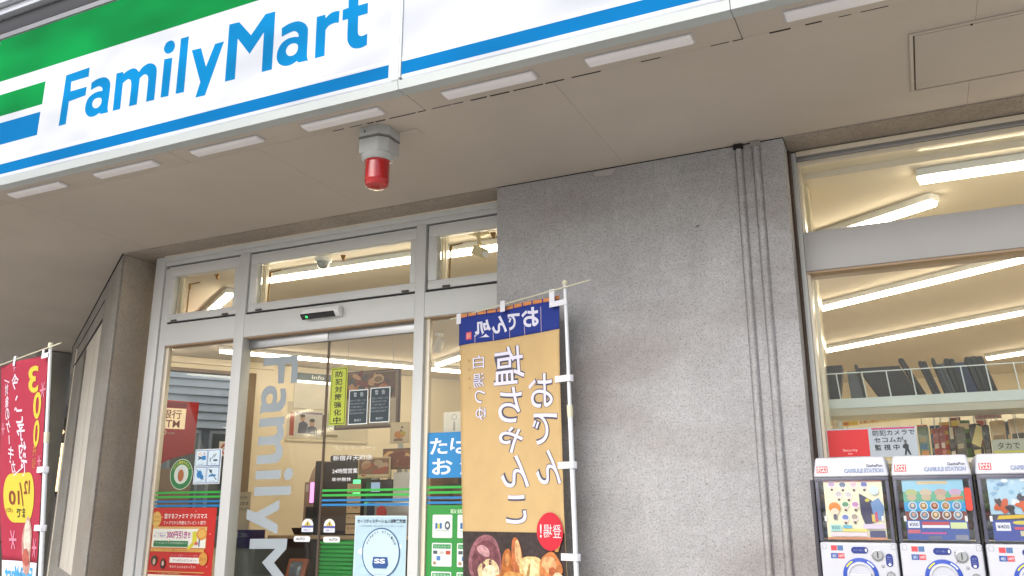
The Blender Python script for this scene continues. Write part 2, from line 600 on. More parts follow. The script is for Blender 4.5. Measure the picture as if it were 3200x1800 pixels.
def lintel(name, label, x0, x1):
    t = MB().box(x0, x1, 0.0, 0.42, 3.303, 3.60).build(name, RC_BOUNCE, bevel=0.004)
    return tag(t, label, 'lintel')
lintel('lintel', 'roughcast lintel over the glass entrance, bounced light painted in as a tan tint', -5.588, -2.264)
lintel('lintel', 'roughcast lintel over the shop window, bounced light painted in as a tan tint', -0.495, 3.3)

# ------------------------------------------------------------ side wing, bending back to the left
SW = Plane(CORNER, U, (0, 0, 1), -V)
sw = thing('side_wing_wall', 'weathered grey roughcast end pier left of the entrance, bending back along the side', 'wall', tuple(CORNER + U * 0.5))
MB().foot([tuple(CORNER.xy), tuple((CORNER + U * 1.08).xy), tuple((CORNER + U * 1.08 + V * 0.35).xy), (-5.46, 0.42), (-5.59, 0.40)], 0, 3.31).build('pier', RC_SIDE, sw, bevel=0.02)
MB().box(-5.592, -5.586, 0.025, 0.395, 0, 3.302).build('jamb_spill_tint', RC_JAMB_SPILL, sw)  # added thin plate over the pier, carrying the painted spill of shop light
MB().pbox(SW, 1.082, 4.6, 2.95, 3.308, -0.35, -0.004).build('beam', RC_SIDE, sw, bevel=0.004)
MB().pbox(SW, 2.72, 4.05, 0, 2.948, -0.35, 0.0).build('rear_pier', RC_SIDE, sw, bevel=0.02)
MB().pbox(SW, 1.082, 4.05, 2.962, 2.985, -0.003, 0.002).build('drip_strip', DARK, sw)
MB().pbox(SW, 1.082, 4.05, 3.15, 3.156, -0.003, 0.002).build('drip_strip', DARK, sw)
SHUT = mat("cream_shutter", '#d6d1c7', 0.5, var=0.04)
sf = thing('side_shutter', 'white panelled shutter post with a dark groove on the side wing', 'shutter', tuple(CORNER + U * 1.7))
MB().pbox(SW, 1.085, 1.56, 0.80, 2.945, -0.20, 0.0).build('panel', SHUT, sf, bevel=0.006)
MB().pbox(SW, 1.585, 2.38, 0.80, 2.945, -0.20, 0.002).build('panel', SHUT, sf, bevel=0.006)
MB().pbox(SW, 1.561, 1.584, 0.80, 2.945, -0.20, -0.012).build('groove', DARK, sf)
MB().pbox(SW, 2.381, 2.718, 0.80, 2.945, -0.30, -0.03).build('recess', mat("brown_recess", '#5a4d42', 0.8), sf)
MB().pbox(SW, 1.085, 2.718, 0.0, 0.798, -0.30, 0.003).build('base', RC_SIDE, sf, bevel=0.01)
tag(MB().lathe((-10.03, 2.80, 0), [(0.21, 0), (0.21, 2.0), (0.215, 2.0), (0.215, 2.03), (0.21, 2.03), (0.21, 3.30)], 32).build('round_column', mat("grey_column", '#8b8a86', 0.8, var=0.08, bump=0.1), smooth='auto'),
    'grey round column holding up the far corner of the canopy', 'column')
tag(MB().lathe((-10.62, 4.3, 0), [(0.07, 0), (0.07, 3.30)], 20).build('downpipe', mat("pale_pipe", '#a9aaa6', 0.5), smooth='auto'), 'thin pale pipe standing behind the round column', 'pipe')
# far shop down the side street
FS = Plane((-16.4, 8.2, 0), (0.72, 0.69, 0), (0, 0, 1), (0.69, -0.72, 0))
fs = thing('far_shop', 'far dark shopfront with warm lit windows and a white sign, down the side street', 'building', (-16.4, 8.2, 0))
MB().pbox(FS, -3.0, 4.5, 0, 6.5, -4, 0).build('wall', mat("far_shop_wall", '#57534f', 0.9), fs)
LIT = mat("far_lit_window", '#f2cf9a', 0.5, emit=1.1, ecol=lin('#ffd9a0'))
for a0, a1, b0, b1 in ((-0.8, -0.35, 1.75, 2.75), (-0.25, 0.2, 1.75, 2.75), (0.35, 0.8, 2.1, 2.75), (0.95, 1.5, 1.75, 2.5), (1.7, 2.3, 1.75, 2.6)):
    w_ = MB().pbox(FS, a0 - 0.05, a1 + 0.05, b0 - 0.05, b1 + 0.05, 0.001, 0.05).build('window', BLACK, fs)
    MB().pbox(FS, a0, a1, b0, b1, 0.051, 0.056).build('pane', LIT, w_)
for i in range(5):
    MB().lathe(FS(-0.5 + i * 0.28, 2.95 + i * 0.03, 0.14), [(0.02, -0.06), (0.06, 0.0), (0.02, 0.06)], 10).build('lantern', LIT, fs, smooth=True)
sg = MB().pbox(FS, 0.35, 0.95, 3.75, 4.7, 0.001, 0.12).build('sign_box', mat("far_sign", '#cfd3e0', 0.5), fs, bevel=0.01)
MB().pbox(FS, 0.38, 0.92, 4.42, 4.46, 0.121, 0.124).build('sign_line', ink('#3b4a6a'), sg)
MB().pbox(FS, -3.0, 4.5, 3.25, 3.5, 0.001, 0.5).build('awning', mat("far_awning", '#3a3230', 0.8), fs)
tag(MB().box(-60, -24, 14, 44, 0, 9).build('far_building', mat("far_block", '#7e7c78', 0.9)), 'plain grey block at the far end of the side street', 'building')

# ------------------------------------------------------------ canopy
cn = thing('canopy', 'beige boarded canopy running over the shopfront, its underside in wide panels', 'canopy', (-3, -0.6, ZS))
xs = [-5.3, -3.23, -1.408, 0.414, 2.24, 4.0]
for i in range(len(xs) - 1):
    MB().box(xs[i] + 0.0007, xs[i + 1] - 0.0007, -1.132, -0.001, ZS, ZS + 0.02).build('soffit_panel', SOFFIT, cn)
MB().foot([(-5.302, -1.132), (-5.302, -0.001), (-5.6, 0.003), (-9.45, 2.60), (-9.9, 2.95), (-10.2, 2.96), (-11.5, 3.12), (-13.2, 2.4), (-13.2, -1.132)], ZS, ZS + 0.02).build('soffit_panel', SOFFIT, cn)
MB().foot([(-13.2, -1.15), (4.0, -1.15), (4.0, 0.44), (-5.3, 0.44), (-9.4, 3.2), (-11.5, 3.3), (-13.2, 2.5)], ZS + 0.03, ZS + 0.06).build('deck', DARK, cn)
FAS = [-13.2, -11.75, -10.145, -8.538, -6.93, -5.32, -3.72, -2.112, -0.505, 1.10, 2.71, 4.0]
for i in range(len(FAS) - 1):
    b = MB()
    b.box(FAS[i] + 0.0015, FAS[i + 1] - 0.0015, -1.333, -1.142, ZS - 0.006, ZS + 0.02)
    b.build('fascia_panel', SOFFIT, cn, bevel=0.002)
MB().box(-13.2, 4.0, -1.1416, -1.1324, ZS + 0.004, ZS + 0.012).build('joint', mat("joint_shadow", '#2e2722', 0.95), cn)
MB().box(-13.2, 4.0, -1.3405, -1.3335, ZS - 0.002, ZS + 0.012).build('joint', mat("joint_grey", '#5a544e', 0.95), cn)
# torn sealant hanging in the joint
sl = MB()
x = -2.7
while x < 0.2:
    L_ = RND.uniform(0.03, 0.16)
    if RND.random() < 0.7:
        y0 = -1.139 + RND.uniform(-0.002, 0.002)
        sl.box(x, x + L_, y0 - 0.004, y0 + 0.006 + RND.uniform(0, 0.006), ZS - 0.004, ZS + 0.012)
    x += L_ + RND.uniform(0.005, 0.07)
s_ = sl.build('torn_sealant', mat("old_sealant", '#2a201b', 0.9), cn)
s_["kind"] = "stuff"
h_ = MB()
h_.box(0.155, 0.93, -0.862, -0.845, ZS - 0.007, ZS - 0.0005).box(0.155, 0.93, -0.290, -0.273, ZS - 0.007, ZS - 0.0005)
h_.box(0.155, 0.172, -0.8448, -0.2902, ZS - 0.007, ZS - 0.0005).box(0.913, 0.93, -0.8448, -0.2902, ZS - 0.007, ZS - 0.0005)
hf = h_.build('hatch_frame', SOFFIT, cn, bevel=0.002)
MB().box(0.1725, 0.9125, -0.8445, -0.2905, ZS - 0.0016, ZS - 0.0006).build('hatch_gap', mat("hatch_shadow_gap", '#4a4038', 0.9), hf)
MB().box(0.179, 0.906, -0.838, -0.297, ZS - 0.0055, ZS - 0.0018).build('hatch_door', SOFFIT, hf, bevel=0.001)
MB().lathe((0.40, -0.836, ZS - 0.008), [(0.004, 0), (0.006, 0.004)], 10).build('hatch_screw', DARK, hf)
MB().box(-2.43, -2.27, -0.968, -0.90, ZS - 0.004, ZS - 0.0005).build('cover_plate', SOFFIT, cn, bevel=0.002)

# building above the sign
up = thing('upper_storey', 'upper storey over the shop sign with a dark gutter and pale metal bands', 'building', (-3, 3, 4.4))
MB().foot([(-14, -1.16), (6, -1.16), (6, 9.3), (-3.9, 9.3), (-8.3, 2.85), (-9.3, 2.5), (-14, 0.5)], 3.40, 5.4).build('wall', mat("upper_tile", '#a9a7a2', 0.7, var=0.06), up)
GUT = mat("dark_gutter", '#1b1c25', 0.55, var=0.1, vscale=2)
MB().box(-14, 6, -1.40, -1.165, 4.432, 4.545).build('gutter', GUT, up, bevel=0.012)
BAND = mat("pale_metal_band", '#c3c6cf', 0.3, metal=0.3, var=0.06, vscale=3)
for z0, z1, y0 in ((4.552, 4.60, -1.44), (4.606, 4.70, -1.48), (4.712, 4.80, -1.50), (4.81, 4.92, -1.50)):
    MB().box(-14, 6, y0, -1.162, z0, z1).build('metal_band', BAND, up, bevel=0.01)
MB().box(-14, 6, -1.49, -1.163, 4.7005, 4.7115).build('band_gap', mat("band_gap_blue", '#4a5068', 0.4), up)

# ------------------------------------------------------------ the lit shop sign
SP = yplane(-1.40)
S_WHITE = sign_mat("sign_white_acrylic", '#f2f5ff', 0.43, 0.24, 0.20)
S_GREEN = sign_mat("sign_green_film", '#00a04c', 0.50, 0.28)
S_BLUE = sign_mat("sign_blue_film", '#0096dc', 0.50, 0.20)
S_BLUE2 = sign_mat("sign_blue_stripe_film", '#0088d2', 0.50, 0.12)
SILVER = mat("silver_sign_frame", '#b2b9ba', 0.35, metal=0.2, var=0.04, vscale=2)
GLYPH = {
'F':[[(-4.583,3.956,0),(-4.375,3.962,0),(-4.373,3.899,0),(-4.526,3.899,0),(-4.521,3.832,0),(-4.378,3.831,0),(-4.378,3.773,0),(-4.523,3.763,0),(-4.523,3.611,0),(-4.586,3.611,0)]],
'a':[[(-4.339,3.848,0),(-4.296,3.862,1),(-4.241,3.863,1),(-4.206,3.85,1),(-4.179,3.823,1),(-4.168,3.792,1),(-4.166,3.717,1),(-4.167,3.662,1),(-4.164,3.633,1),(-4.157,3.612,0),(-4.223,3.615,0),(-4.233,3.625,0),(-4.265,3.613,1),(-4.304,3.613,1),(-4.341,3.633,1),(-4.362,3.666,1),(-4.365,3.704,1),(-4.352,3.744,1),(-4.316,3.767,1),(-4.274,3.774,1),(-4.232,3.771,0),(-4.236,3.789,1),(-4.256,3.805,1),(-4.284,3.809,1),(-4.337,3.798,0)],[(-4.248,3.728,1),(-4.232,3.718,1),(-4.227,3.693,1),(-4.239,3.672,1),(-4.261,3.663,1),(-4.283,3.668,1),(-4.301,3.684,1),(-4.306,3.706,1),(-4.296,3.725,1),(-4.273,3.731,1)]],
'm':[[(-4.127,3.862,0),(-4.07,3.86,0),(-4.068,3.844,0),(-4.032,3.859,1),(-3.992,3.864,1),(-3.961,3.852,1),(-3.937,3.827,0),(-3.909,3.853,1),(-3.865,3.865,1),(-3.824,3.853,1),(-3.797,3.826,1),(-3.788,3.792,1),(-3.785,3.705,1),(-3.783,3.612,0),(-3.847,3.614,0),(-3.85,3.729,1),(-3.854,3.771,1),(-3.869,3.793,1),(-3.893,3.798,1),(-3.922,3.782,0),(-3.922,3.613,0),(-3.985,3.614,0),(-3.987,3.737,1),(-3.993,3.775,1),(-4.007,3.795,1),(-4.028,3.798,1),(-4.061,3.782,0),(-4.057,3.613,0),(-4.119,3.613,0)]],
'i':[[(-3.738,3.862,0),(-3.673,3.857,0),(-3.672,3.612,0),(-3.733,3.615,0)]],
'dot':[[(-3.694,3.974,1),(-3.669,3.951,1),(-3.663,3.922,1),(-3.678,3.896,1),(-3.714,3.892,1),(-3.742,3.912,1),(-3.75,3.939,1),(-3.733,3.97,1)]],
'l':[[(-3.621,3.967,0),(-3.559,3.966,0),(-3.553,3.61,0),(-3.616,3.613,0)]],
'y':[[(-3.525,3.867,0),(-3.454,3.864,0),(-3.402,3.733,0),(-3.35,3.864,0),(-3.283,3.863,0),(-3.388,3.553,0),(-3.46,3.555,0),(-3.434,3.645,0)]],
'M':[[(-3.255,3.962,0),(-3.183,3.958,0),(-3.088,3.851,0),(-2.996,3.958,0),(-2.927,3.956,0),(-2.921,3.602,0),(-2.99,3.603,0),(-2.997,3.845,0),(-3.087,3.736,0),(-3.183,3.854,0),(-3.178,3.604,0),(-3.249,3.605,0)]],
'a2':[[(-2.873,3.838,0),(-2.824,3.853,1),(-2.767,3.852,1),(-2.723,3.83,1),(-2.698,3.798,1),(-2.693,3.769,1),(-2.691,3.697,1),(-2.688,3.622,1),(-2.678,3.597,0),(-2.744,3.6,0),(-2.753,3.612,0),(-2.79,3.599,1),(-2.832,3.601,1),(-2.872,3.623,1),(-2.892,3.659,1),(-2.891,3.701,1),(-2.872,3.739,1),(-2.836,3.76,1),(-2.793,3.763,1),(-2.754,3.755,0),(-2.757,3.773,1),(-2.774,3.792,1),(-2.801,3.798,1),(-2.87,3.785,0)],[(-2.771,3.72,1),(-2.755,3.705,1),(-2.754,3.68,1),(-2.764,3.661,1),(-2.784,3.652,1),(-2.811,3.656,1),(-2.829,3.675,1),(-2.832,3.699,1),(-2.818,3.719,1),(-2.795,3.725,1)]],
'r':[[(-2.64,3.844,0),(-2.585,3.843,0),(-2.581,3.82,0),(-2.562,3.835,1),(-2.535,3.845,1),(-2.493,3.841,0),(-2.494,3.77,0),(-2.522,3.776,1),(-2.558,3.769,1),(-2.577,3.749,0),(-2.574,3.598,0),(-2.636,3.598,0)]],
't':[[(-2.44,3.914,0),(-2.377,3.911,0),(-2.375,3.839,0),(-2.315,3.838,0),(-2.314,3.776,0),(-2.372,3.776,0),(-2.37,3.689,1),(-2.361,3.662,1),(-2.339,3.654,1),(-2.311,3.659,0),(-2.31,3.595,0),(-2.344,3.587,1),(-2.383,3.593,1),(-2.41,3.61,1),(-2.43,3.643,1),(-2.435,3.681,1),(-2.437,3.776,0),(-2.472,3.777,0),(-2.473,3.84,0),(-2.437,3.843,0)]],
}
sign = thing('shop_sign', 'long backlit white shop sign with green band, blue stripe and blue lettering over the entrance', 'sign', (-3, -1.35, 3.3))
MB().box(-12, 4, -1.385, -1.17, 3.36, 4.40).build('sign_box', OFFW, sign)
panels = [(-10.145, -6.935), (-6.925, -5.33), (-5.32, -2.165), (-2.10, -0.512), (-0.497, 1.095), (1.11, 2.70)]
# frame: bottom lip, top lip, uprights at each joint
for i, (x0, x1) in enumerate([(-12, -5.322), (-5.319, -2.1135), (-2.1105, -0.5065), (-0.5035, 1.10), (1.103, 4)]):
    f_ = MB()
    f_.add([(x, y, z) for x in (x0, x1) for y, z in ((-1.40, 3.301), (-1.341, 3.297), (-1.341, 3.359), (-1.388, 3.359), (-1.408, 3.345))],
           [(0, 1, 6, 5), (1, 2, 7, 6), (2, 3, 8, 7), (3, 4, 9, 8), (4, 0, 5, 9), (0, 4, 3, 2, 1), (5, 6, 7, 8, 9)])
    f_.build('bottom_rail', SILVER, sign)
    MB().box(x0, x1, -1.412, -1.384, 4.384, 4.42).build('top_rail', mat("grey_top_rail", '#85868a', 0.4, metal=0.3), sign, bevel=0.003)
WF = mat("white_sign_upright", '#e6eaee', 0.35, emit=0.2, ecol=(1, 1, 1))
for x in (-5.32, -2.112, -0.505, 1.10):
    MB().box(x - 0.048, x - 0.0015, -1.409, -1.384, 3.36, 4.383).build('upright', WF, sign, bevel=0.003)
    MB().box(x + 0.0015, x + 0.015, -1.409, -1.384, 3.36, 4.383).build('upright', SILVER, sign, bevel=0.002)
for x0, x1 in ((-12, -5.37), (-5.304, -2.161), (-2.096, -0.554), (-0.489, 1.051), (1.116, 4)):
    pn = MB().box(x0, x1, -1.3985, -1.386, 3.361, 4.382).build('face_panel', S_WHITE, sign)
    MB().box(x0 + 0.001, x1 - 0.001, -1.4000, -1.3987, 4.062, 4.381).build('green_band', S_GREEN, pn)
    MB().box(x0 + (0.0 if x0 > -5 else 0.001), x1 - 0.013, -1.4003, -1.3987, 3.379, 3.449).build('blue_stripe', S_BLUE2, pn)
    MB().box(x0 + 0.001, x1 - 0.001, -1.4001, -1.3987, 3.462, 3.470).build('white_line', mat("bright_line", '#ffffff', 0.3, emit=0.35, ecol=(1, 1, 1)), pn)
    if x0 == -5.304:
        MB().box(x0 + 0.002, -4.775, -1.4001, -1.3987, 3.801, 3.960).build('emblem_bar', S_GREEN, pn)
        MB().box(x0 + 0.002, -4.781, -1.4001, -1.3987, 3.591, 3.749).build('emblem_bar', S_BLUE2, pn)
for ch in ('F', 'a', 'm', 'i', 'dot', 'l', 'y', 'M', 'a2', 'r', 't'):
    loops = [smooth_loop(l) for l in GLYPH[ch]]
    if ch == 'dot':
        continue
    b = MB().flat(SP, loops, 0.0004)
    if ch == 'i':
        b.flat(SP, [smooth_loop(GLYPH['dot'][0])], 0.0004)
    b.build('letter', S_BLUE, sign)

# ------------------------------------------------------------ strip lights in the fascia (unlit), siren
COVER = mat("opal_cover", '#eceaee', 0.4, var=0.02)
spots = ['over the far left end, past the green emblem', 'under the first letters of the sign', 'under the middle of the lettering', 'under the last letters, beside the siren', 'under the white panel, next after the sign joint', 'under the white panel, before the second joint', 'beyond the second sign joint']
for i in range(7):
    x0 = -5.165 + 0.7875 * i
    if i == 4: x0 = -1.94
    if i == 5: x0 = -1.19
    if i == 6: x0 = -0.312
    t = thing('strip_light', 'unlit white strip light ' + spots[i], 'light', (x0 + 0.25, -1.245, ZS), 'strip lights along the canopy edge')
    MB().box(x0 - 0.006, x0 + 0.496, -1.289, -1.203, ZS - 0.010, ZS - 0.0065).build('rim', RAIL, t)
    MB().add([(x, y, z) for z, k in ((ZS - 0.0105, 0.0), (ZS - 0.024, 0.010)) for y in (-1.284 + k, -1.208 - k) for x in (x0 + k * 0.6, x0 + 0.49 - k * 0.6)],
             [(0, 2, 3, 1), (4, 5, 7, 6), (0, 1, 5, 4), (2, 6, 7, 3), (0, 4, 6, 2), (1, 3, 7, 5)]).build('diffuser', COVER, t, bevel=0.005)
si = thing('siren_lamp', 'grey siren box with a red beacon hanging from the canopy', 'lamp', (-2.472, -1.03, ZS))
GB = mat("grey_siren_plastic", '#b0b3b3', 0.45, var=0.04)
hexp = lambda cx, cy_, r, n=6, ph=0.52: [(cx + r * cos(ph + 2 * pi * i / n), cy_ + r * sin(ph + 2 * pi * i / n)) for i in range(n)]
sq = [(-2.545, -1.105), (-2.425, -1.105), (-2.385, -1.06), (-2.385, -0.955), (-2.50, -0.955), (-2.56, -0.995), (-2.56, -1.06)]
c0 = (-2.472, -1.03)
MB().foot(sq, ZS - 0.055, ZS - 0.001).build('mounting', GB, si, bevel=0.004)
MB().foot([(c0[0] + (a - c0[0]) * 1.02, c0[1] + (b - c0[1]) * 1.02) for a, b in sq], ZS - 0.066, ZS - 0.0555).build('seal', mat("grey_seal", '#6f7172', 0.6), si)
MB().foot([(c0[0] + (a - c0[0]) * 1.0, c0[1] + (b - c0[1]) * 1.0) for a, b in sq], ZS - 0.150, ZS - 0.0665).build('housing', GB, si, bevel=0.008)
MB().lathe((c0[0], c0[1], ZS - 0.185), [(0.073, 0), (0.085, 0.012), (0.088, 0.034)], 32).build('collar', GB, si, smooth='auto')
RED = mat("red_beacon", '#b80f16', 0.12, var=0.05, spec=0.6, trans=0.15, coat=0.6)
lens = [(0.012, -0.335), (0.045, -0.333), (0.060, -0.322), (0.064, -0.30)]
for i in range(9):
    z_ = -0.295 + i * 0.012
    lens += [(0.0665, z_), (0.0645, z_ + 0.006)]
lens += [(0.070, -0.186)]
MB().lathe((c0[0], c0[1], ZS), lens, 40).build('beacon_lens', RED, si, smooth='auto')
MB().lathe((c0[0], c0[1], ZS), [(0.028, -0.30), (0.03, -0.25), (0.02, -0.20)], 16).build('reflector', mat("beacon_reflector", '#ff4a3a', 0.15, metal=0.8), si, smooth=True)
MB().lathe((-2.51, -1.1065, ZS - 0.03), [(0.005, 0), (0.003, 0.003)], 10, (0, -1, 0)).build('screw', DARK, si)

# ============================================================ the entrance
YF = 0.20                         # front of the aluminium frame
EN = thing('shop_entrance', 'white aluminium shop entrance with three hopper windows above sliding glass doors', 'entrance', (-3.8, 0.3, 0))
MB().box(-5.435, -5.335, YF, 0.36, 0, 3.30).build('frame_post', ALU, EN, bevel=0.004)
MB().box(-5.329, -5.262, YF + 0.012, 0.262, 0, 3.20).build('frame_post', ALU, EN, bevel=0.004)
MB().box(-5.3345, -5.3295, YF + 0.02, 0.34, 0, 3.20).build('groove', DARK, EN)
MB().box(-5.334, -2.0, YF, 0.36, 3.262, 3.299).build('head_rail', ALU, EN, bevel=0.003)
MB().box(-5.334, -2.0, YF + 0.010, 0.36, 3.225, 3.2605).build('head_rail', ALU, EN, bevel=0.003)
MB().box(-5.334, -2.0, YF - 0.012, 0.20, 3.2985, 3.3025).build('flashing', ALUCREAM, EN)
for x0, x1 in ((-4.552, -4.460), (-2.978, -2.902)):
    MB().box(x0, x1, YF, 0.30, 0.0, 3.2245).build('mullion', ALU, EN, bevel=0.004)
for x0, x1 in ((-5.261, -4.5525), (-4.4595, -2.9785), (-2.9015, -2.0)):
    MB().box(x0, x1, YF + 0.002, 0.36, 2.566, 2.738).build('header', ALU, EN, bevel=0.004)
    MB().box(x0, x1, YF + 0.020, 0.34, 2.739, 2.754).build('sill_gap', GASKET, EN)
    # soft stain strip where the header returns
    MB().box(x0, x1, YF + 0.012, 0.30, 2.558, 2.565).build('drip', mat("beige_drip", '#b39a80', 0.6), EN)
SILLS = []
def transom(x0, x1, hinges, latch, stay):
    z0, z1 = 2.757, 3.212
    t = MB().box(x0, x1, YF + 0.046, 0.30, z0, z1 + 0.01)
    t.v, t.f = [], []
    t.box(x0, x1, YF + 0.014, 0.27, z1 - 0.082, z1).box(x0, x1, YF + 0.014, 0.27, z0, z0 + 0.062)
    t.box(x0, x0 + 0.068, YF + 0.014, 0.27, z0 + 0.0621, z1 - 0.0821).box(x1 - 0.046, x1, YF + 0.014, 0.27, z0 + 0.0621, z1 - 0.0821)
    w_ = t.build('transom_window', ALU, EN, bevel=0.005)
    g = MB()
    g.box(x0 - 0.007, x0 - 0.0005, YF + 0.03, 0.26, z0, z1 + 0.006).box(x1 + 0.0005, x1 + 0.007, YF + 0.03, 0.26, z0, z1 + 0.006)
    g.box(x0 - 0.007, x1 + 0.007, YF + 0.03, 0.26, z1 + 0.001, z1 + 0.009)
    g.build('gap', GASKET, w_)
    MB().box(x0 + 0.066, x1 - 0.044, 0.236, 0.242, z0 + 0.060, z1 - 0.080).build('pane', GLASS, w_)
    for hx in hinges:
        MB().box(hx - 0.027, hx + 0.027, YF + 0.002, YF + 0.0135, z0 + 0.001, z0 + 0.014).build('hinge', BROWN, w_, bevel=0.002)
    if latch:
        l_ = MB()
        l_.prism(Plane((0, 0.30, 0), (1, 0, 0), (0, 0, 1), (0, -1, 0)), [(latch - 0.028, 3.128), (latch + 0.02, 3.122), (latch + 0.014, 3.085), (latch + 0.004, 3.078), (latch - 0.008, 3.092), (latch - 0.014, 3.108)], 0, 0.012)
        l_.build('latch', BRASS, w_, bevel=0.002)
    if stay:
        s_ = MB()
        s_.tube((stay, 0.285, 2.83), (stay + 0.006, 0.285, 3.03), 0.006).tube((stay + 0.006, 0.285, 3.03), (stay + 0.012, 0.285, 3.075), 0.010)
        s_.tube((stay + 0.012, 0.285, 3.07), (stay + 0.085, 0.31, 3.085), 0.005)
        s_.build('stay', BRASS, w_, smooth='auto')
    i_ = MB()
    i_.box(x0 + 0.069, x0 + 0.082, 0.272, 0.30, z0 + 0.0625, z1 - 0.0825).box(x0 + 0.094, x0 + 0.106, 0.272, 0.30, z0 + 0.0625, z1 - 0.0825)
    i_.build('inner_bead', ALUCREAM, w_)
transom(-5.298, -4.560, (-5.19, -4.665), -4.86, -5.14)
transom(-4.452, -2.986, (-4.34, -3.06), -3.655, -4.325)
transom(-2.888, -2.06, (-2.74,), -2.435, -2.76)

# fixed lights either side, sliding doors between
def fixed_pane(x0, x1, name):
    t = MB()
    t.box(x0, x0 + 0.030, YF + 0.03, 0.268, 0.06, 2.5575).box(x1 - 0.022, x1, YF + 0.03, 0.268, 0.06, 2.5575)
    t.box(x0 + 0.0301, x1 - 0.0221, YF + 0.03, 0.31, 0.06, 0.12)
    w_ = t.build('fixed_window', ALUCREAM, EN, bevel=0.003)
    MB().box(x0 + 0.028, x1 - 0.020, 0.245, 0.252, 0.118, 2.557).build('pane', DOORGLASS, w_)
fixed_pane(-5.2615, -4.5525, 'left')
fixed_pane(-2.9015, -2.03, 'right')
for x0, x1 in ((-4.459, -3.7385), (-3.7345, -2.979)):
    d_ = MB().box(x0, x1, 0.272, 0.312, 2.488, 2.566).build('sliding_door', ALU2, EN, bevel=0.003)
    MB().box(x0, x1, 0.272, 0.312, 0.02, 0.16).build('bottom_rail', ALU2, d_, bevel=0.003)
    MB().box(x0, x1, 0.287, 0.295, 0.158, 2.490).build('pane', DOORGLASS, d_)
    xe = x1 - 0.004 if x0 < -4 else x0
    MB().box(xe, xe + 0.004, 0.283, 0.299, 0.161, 2.487).build('edge_seal', mat("brown_edge_seal", '#6a5c50', 0.5), d_)
MB().box(-4.459, -2.979, 0.274, 0.31, 2.5665, 2.574).build('track', GASKET, EN)
tag(None or thing('door_sensor', 'small white door sensor box with a black window and green pilot light above the doors', 'sensor', (-3.71, 0.19, 2.67)), 'small white door sensor box with a black eye and green pilot light above the doors', 'sensor')
SEN = bpy.data.objects['door_sensor']
MB().add([(x, y, z) for x in (-3.885, -3.563) for y, z in ((0.198, 2.637), (0.198, 2.705), (0.150, 2.705), (0.138, 2.668), (0.165, 2.637))],
         [(0, 1, 6, 5), (1, 2, 7, 6), (2, 3, 8, 7), (3, 4, 9, 8), (4, 0, 5, 9), (0, 4, 3, 2, 1), (5, 6, 7, 8, 9)]).build('body', WHITE, SEN, bevel=0.006)
MB().add([(x, y, z) for x in (-3.889, -3.60) for y, z in ((0.163, 2.634), (0.1355, 2.662), (0.140, 2.672), (0.170, 2.634))],
         [(0, 1, 5, 4), (1, 2, 6, 5), (2, 3, 7, 6), (3, 0, 4, 7), (0, 3, 2, 1), (4, 5, 6, 7)]).build('eye', mat("black_gloss", '#2b2d2f', 0.15), SEN, bevel=0.002)
MB().lathe((-3.84, 0.149, 2.648), [(0.010, 0), (0.006, 0.004)], 12, (0, -0.72, -0.69)).build('pilot_light', mat("green_led", '#1fd24a', 0.3, emit=0.9, ecol=(0.05, 0.8, 0.2)), SEN)

# ============================================================ right-hand shop window
WN = thing('shop_window', 'large shop window with a wide grey-white rail across it, right of the roughcast wall', 'window', (1.2, 0.3, 0.9))
MB().box(-0.484, -0.458, YF, 0.40, 0.7, 3.29).build('frame_post', ALU, WN, bevel=0.003)
MB().box(-0.4955, -0.4845, 0.14, 0.34, 0.7, 3.285).build('seal', mat("brown_seal", '#4d3d33', 0.8), WN)
MB().box(-0.457, 3.2, YF, 0.36, 3.268, 3.296).build('head_rail', ALUCREAM, WN, bevel=0.003)
MB().box(-0.457, 3.2, YF + 0.008, 0.36, 3.240, 3.2665).build('head_rail', ALU2, WN, bevel=0.003)
MB().box(-0.457, 3.2, YF + 0.016, 0.36, 3.208, 3.2385).build('head_rail', ALUCREAM, WN, bevel=0.003)
MB().box(-0.457, 3.2, YF, 0.36, 2.585, 2.795).build('rail', RAIL, WN, bevel=0.004)
MB().box(-0.457, 3.2, YF + 0.014, 0.36, 2.796, 2.815).build('rail_bead', RAIL, WN, bevel=0.003)
MB().box(-0.457, 3.2, YF + 0.010, 0.36, 2.572, 2.584).build('rail_drip', mat("beige_drip", '#b39a80', 0.6), WN)
MB().box(-0.457, 3.2, YF, 0.36, 0.7, 0.78).build('sill', ALU, WN, bevel=0.004)
MB().box(-0.4565, -0.440, YF + 0.02, 0.34, 0.781, 2.5715).build('bead', ALUCREAM, WN, bevel=0.002)
MB().box(-0.4565, -0.440, YF + 0.02, 0.34, 2.8155, 3.2075).build('bead', ALUCREAM, WN, bevel=0.002)
MB().box(-0.4395, 3.2, 0.245, 0.252, 2.8155, 3.2075).build('pane', GLASS, WN)
MB().box(-0.4395, 3.2, 0.245, 0.252, 0.781, 2.5715).build('pane', GLASS, WN)
MB().box(-0.50, -0.425, 0.401, 0.60, 0.7, 3.165).build('inner_post', mat("glossy_cream_post", '#efe2c6', 0.16, var=0.02, coat=0.5), WN, bevel=0.01)
tag(MB().box(-0.6, 3.2, 0.12, 0.40, 0.0, 0.698).build('window_plinth', RC_GREY, bevel=0.01), 'low roughcast plinth under the shop window, behind the capsule machines', 'wall')

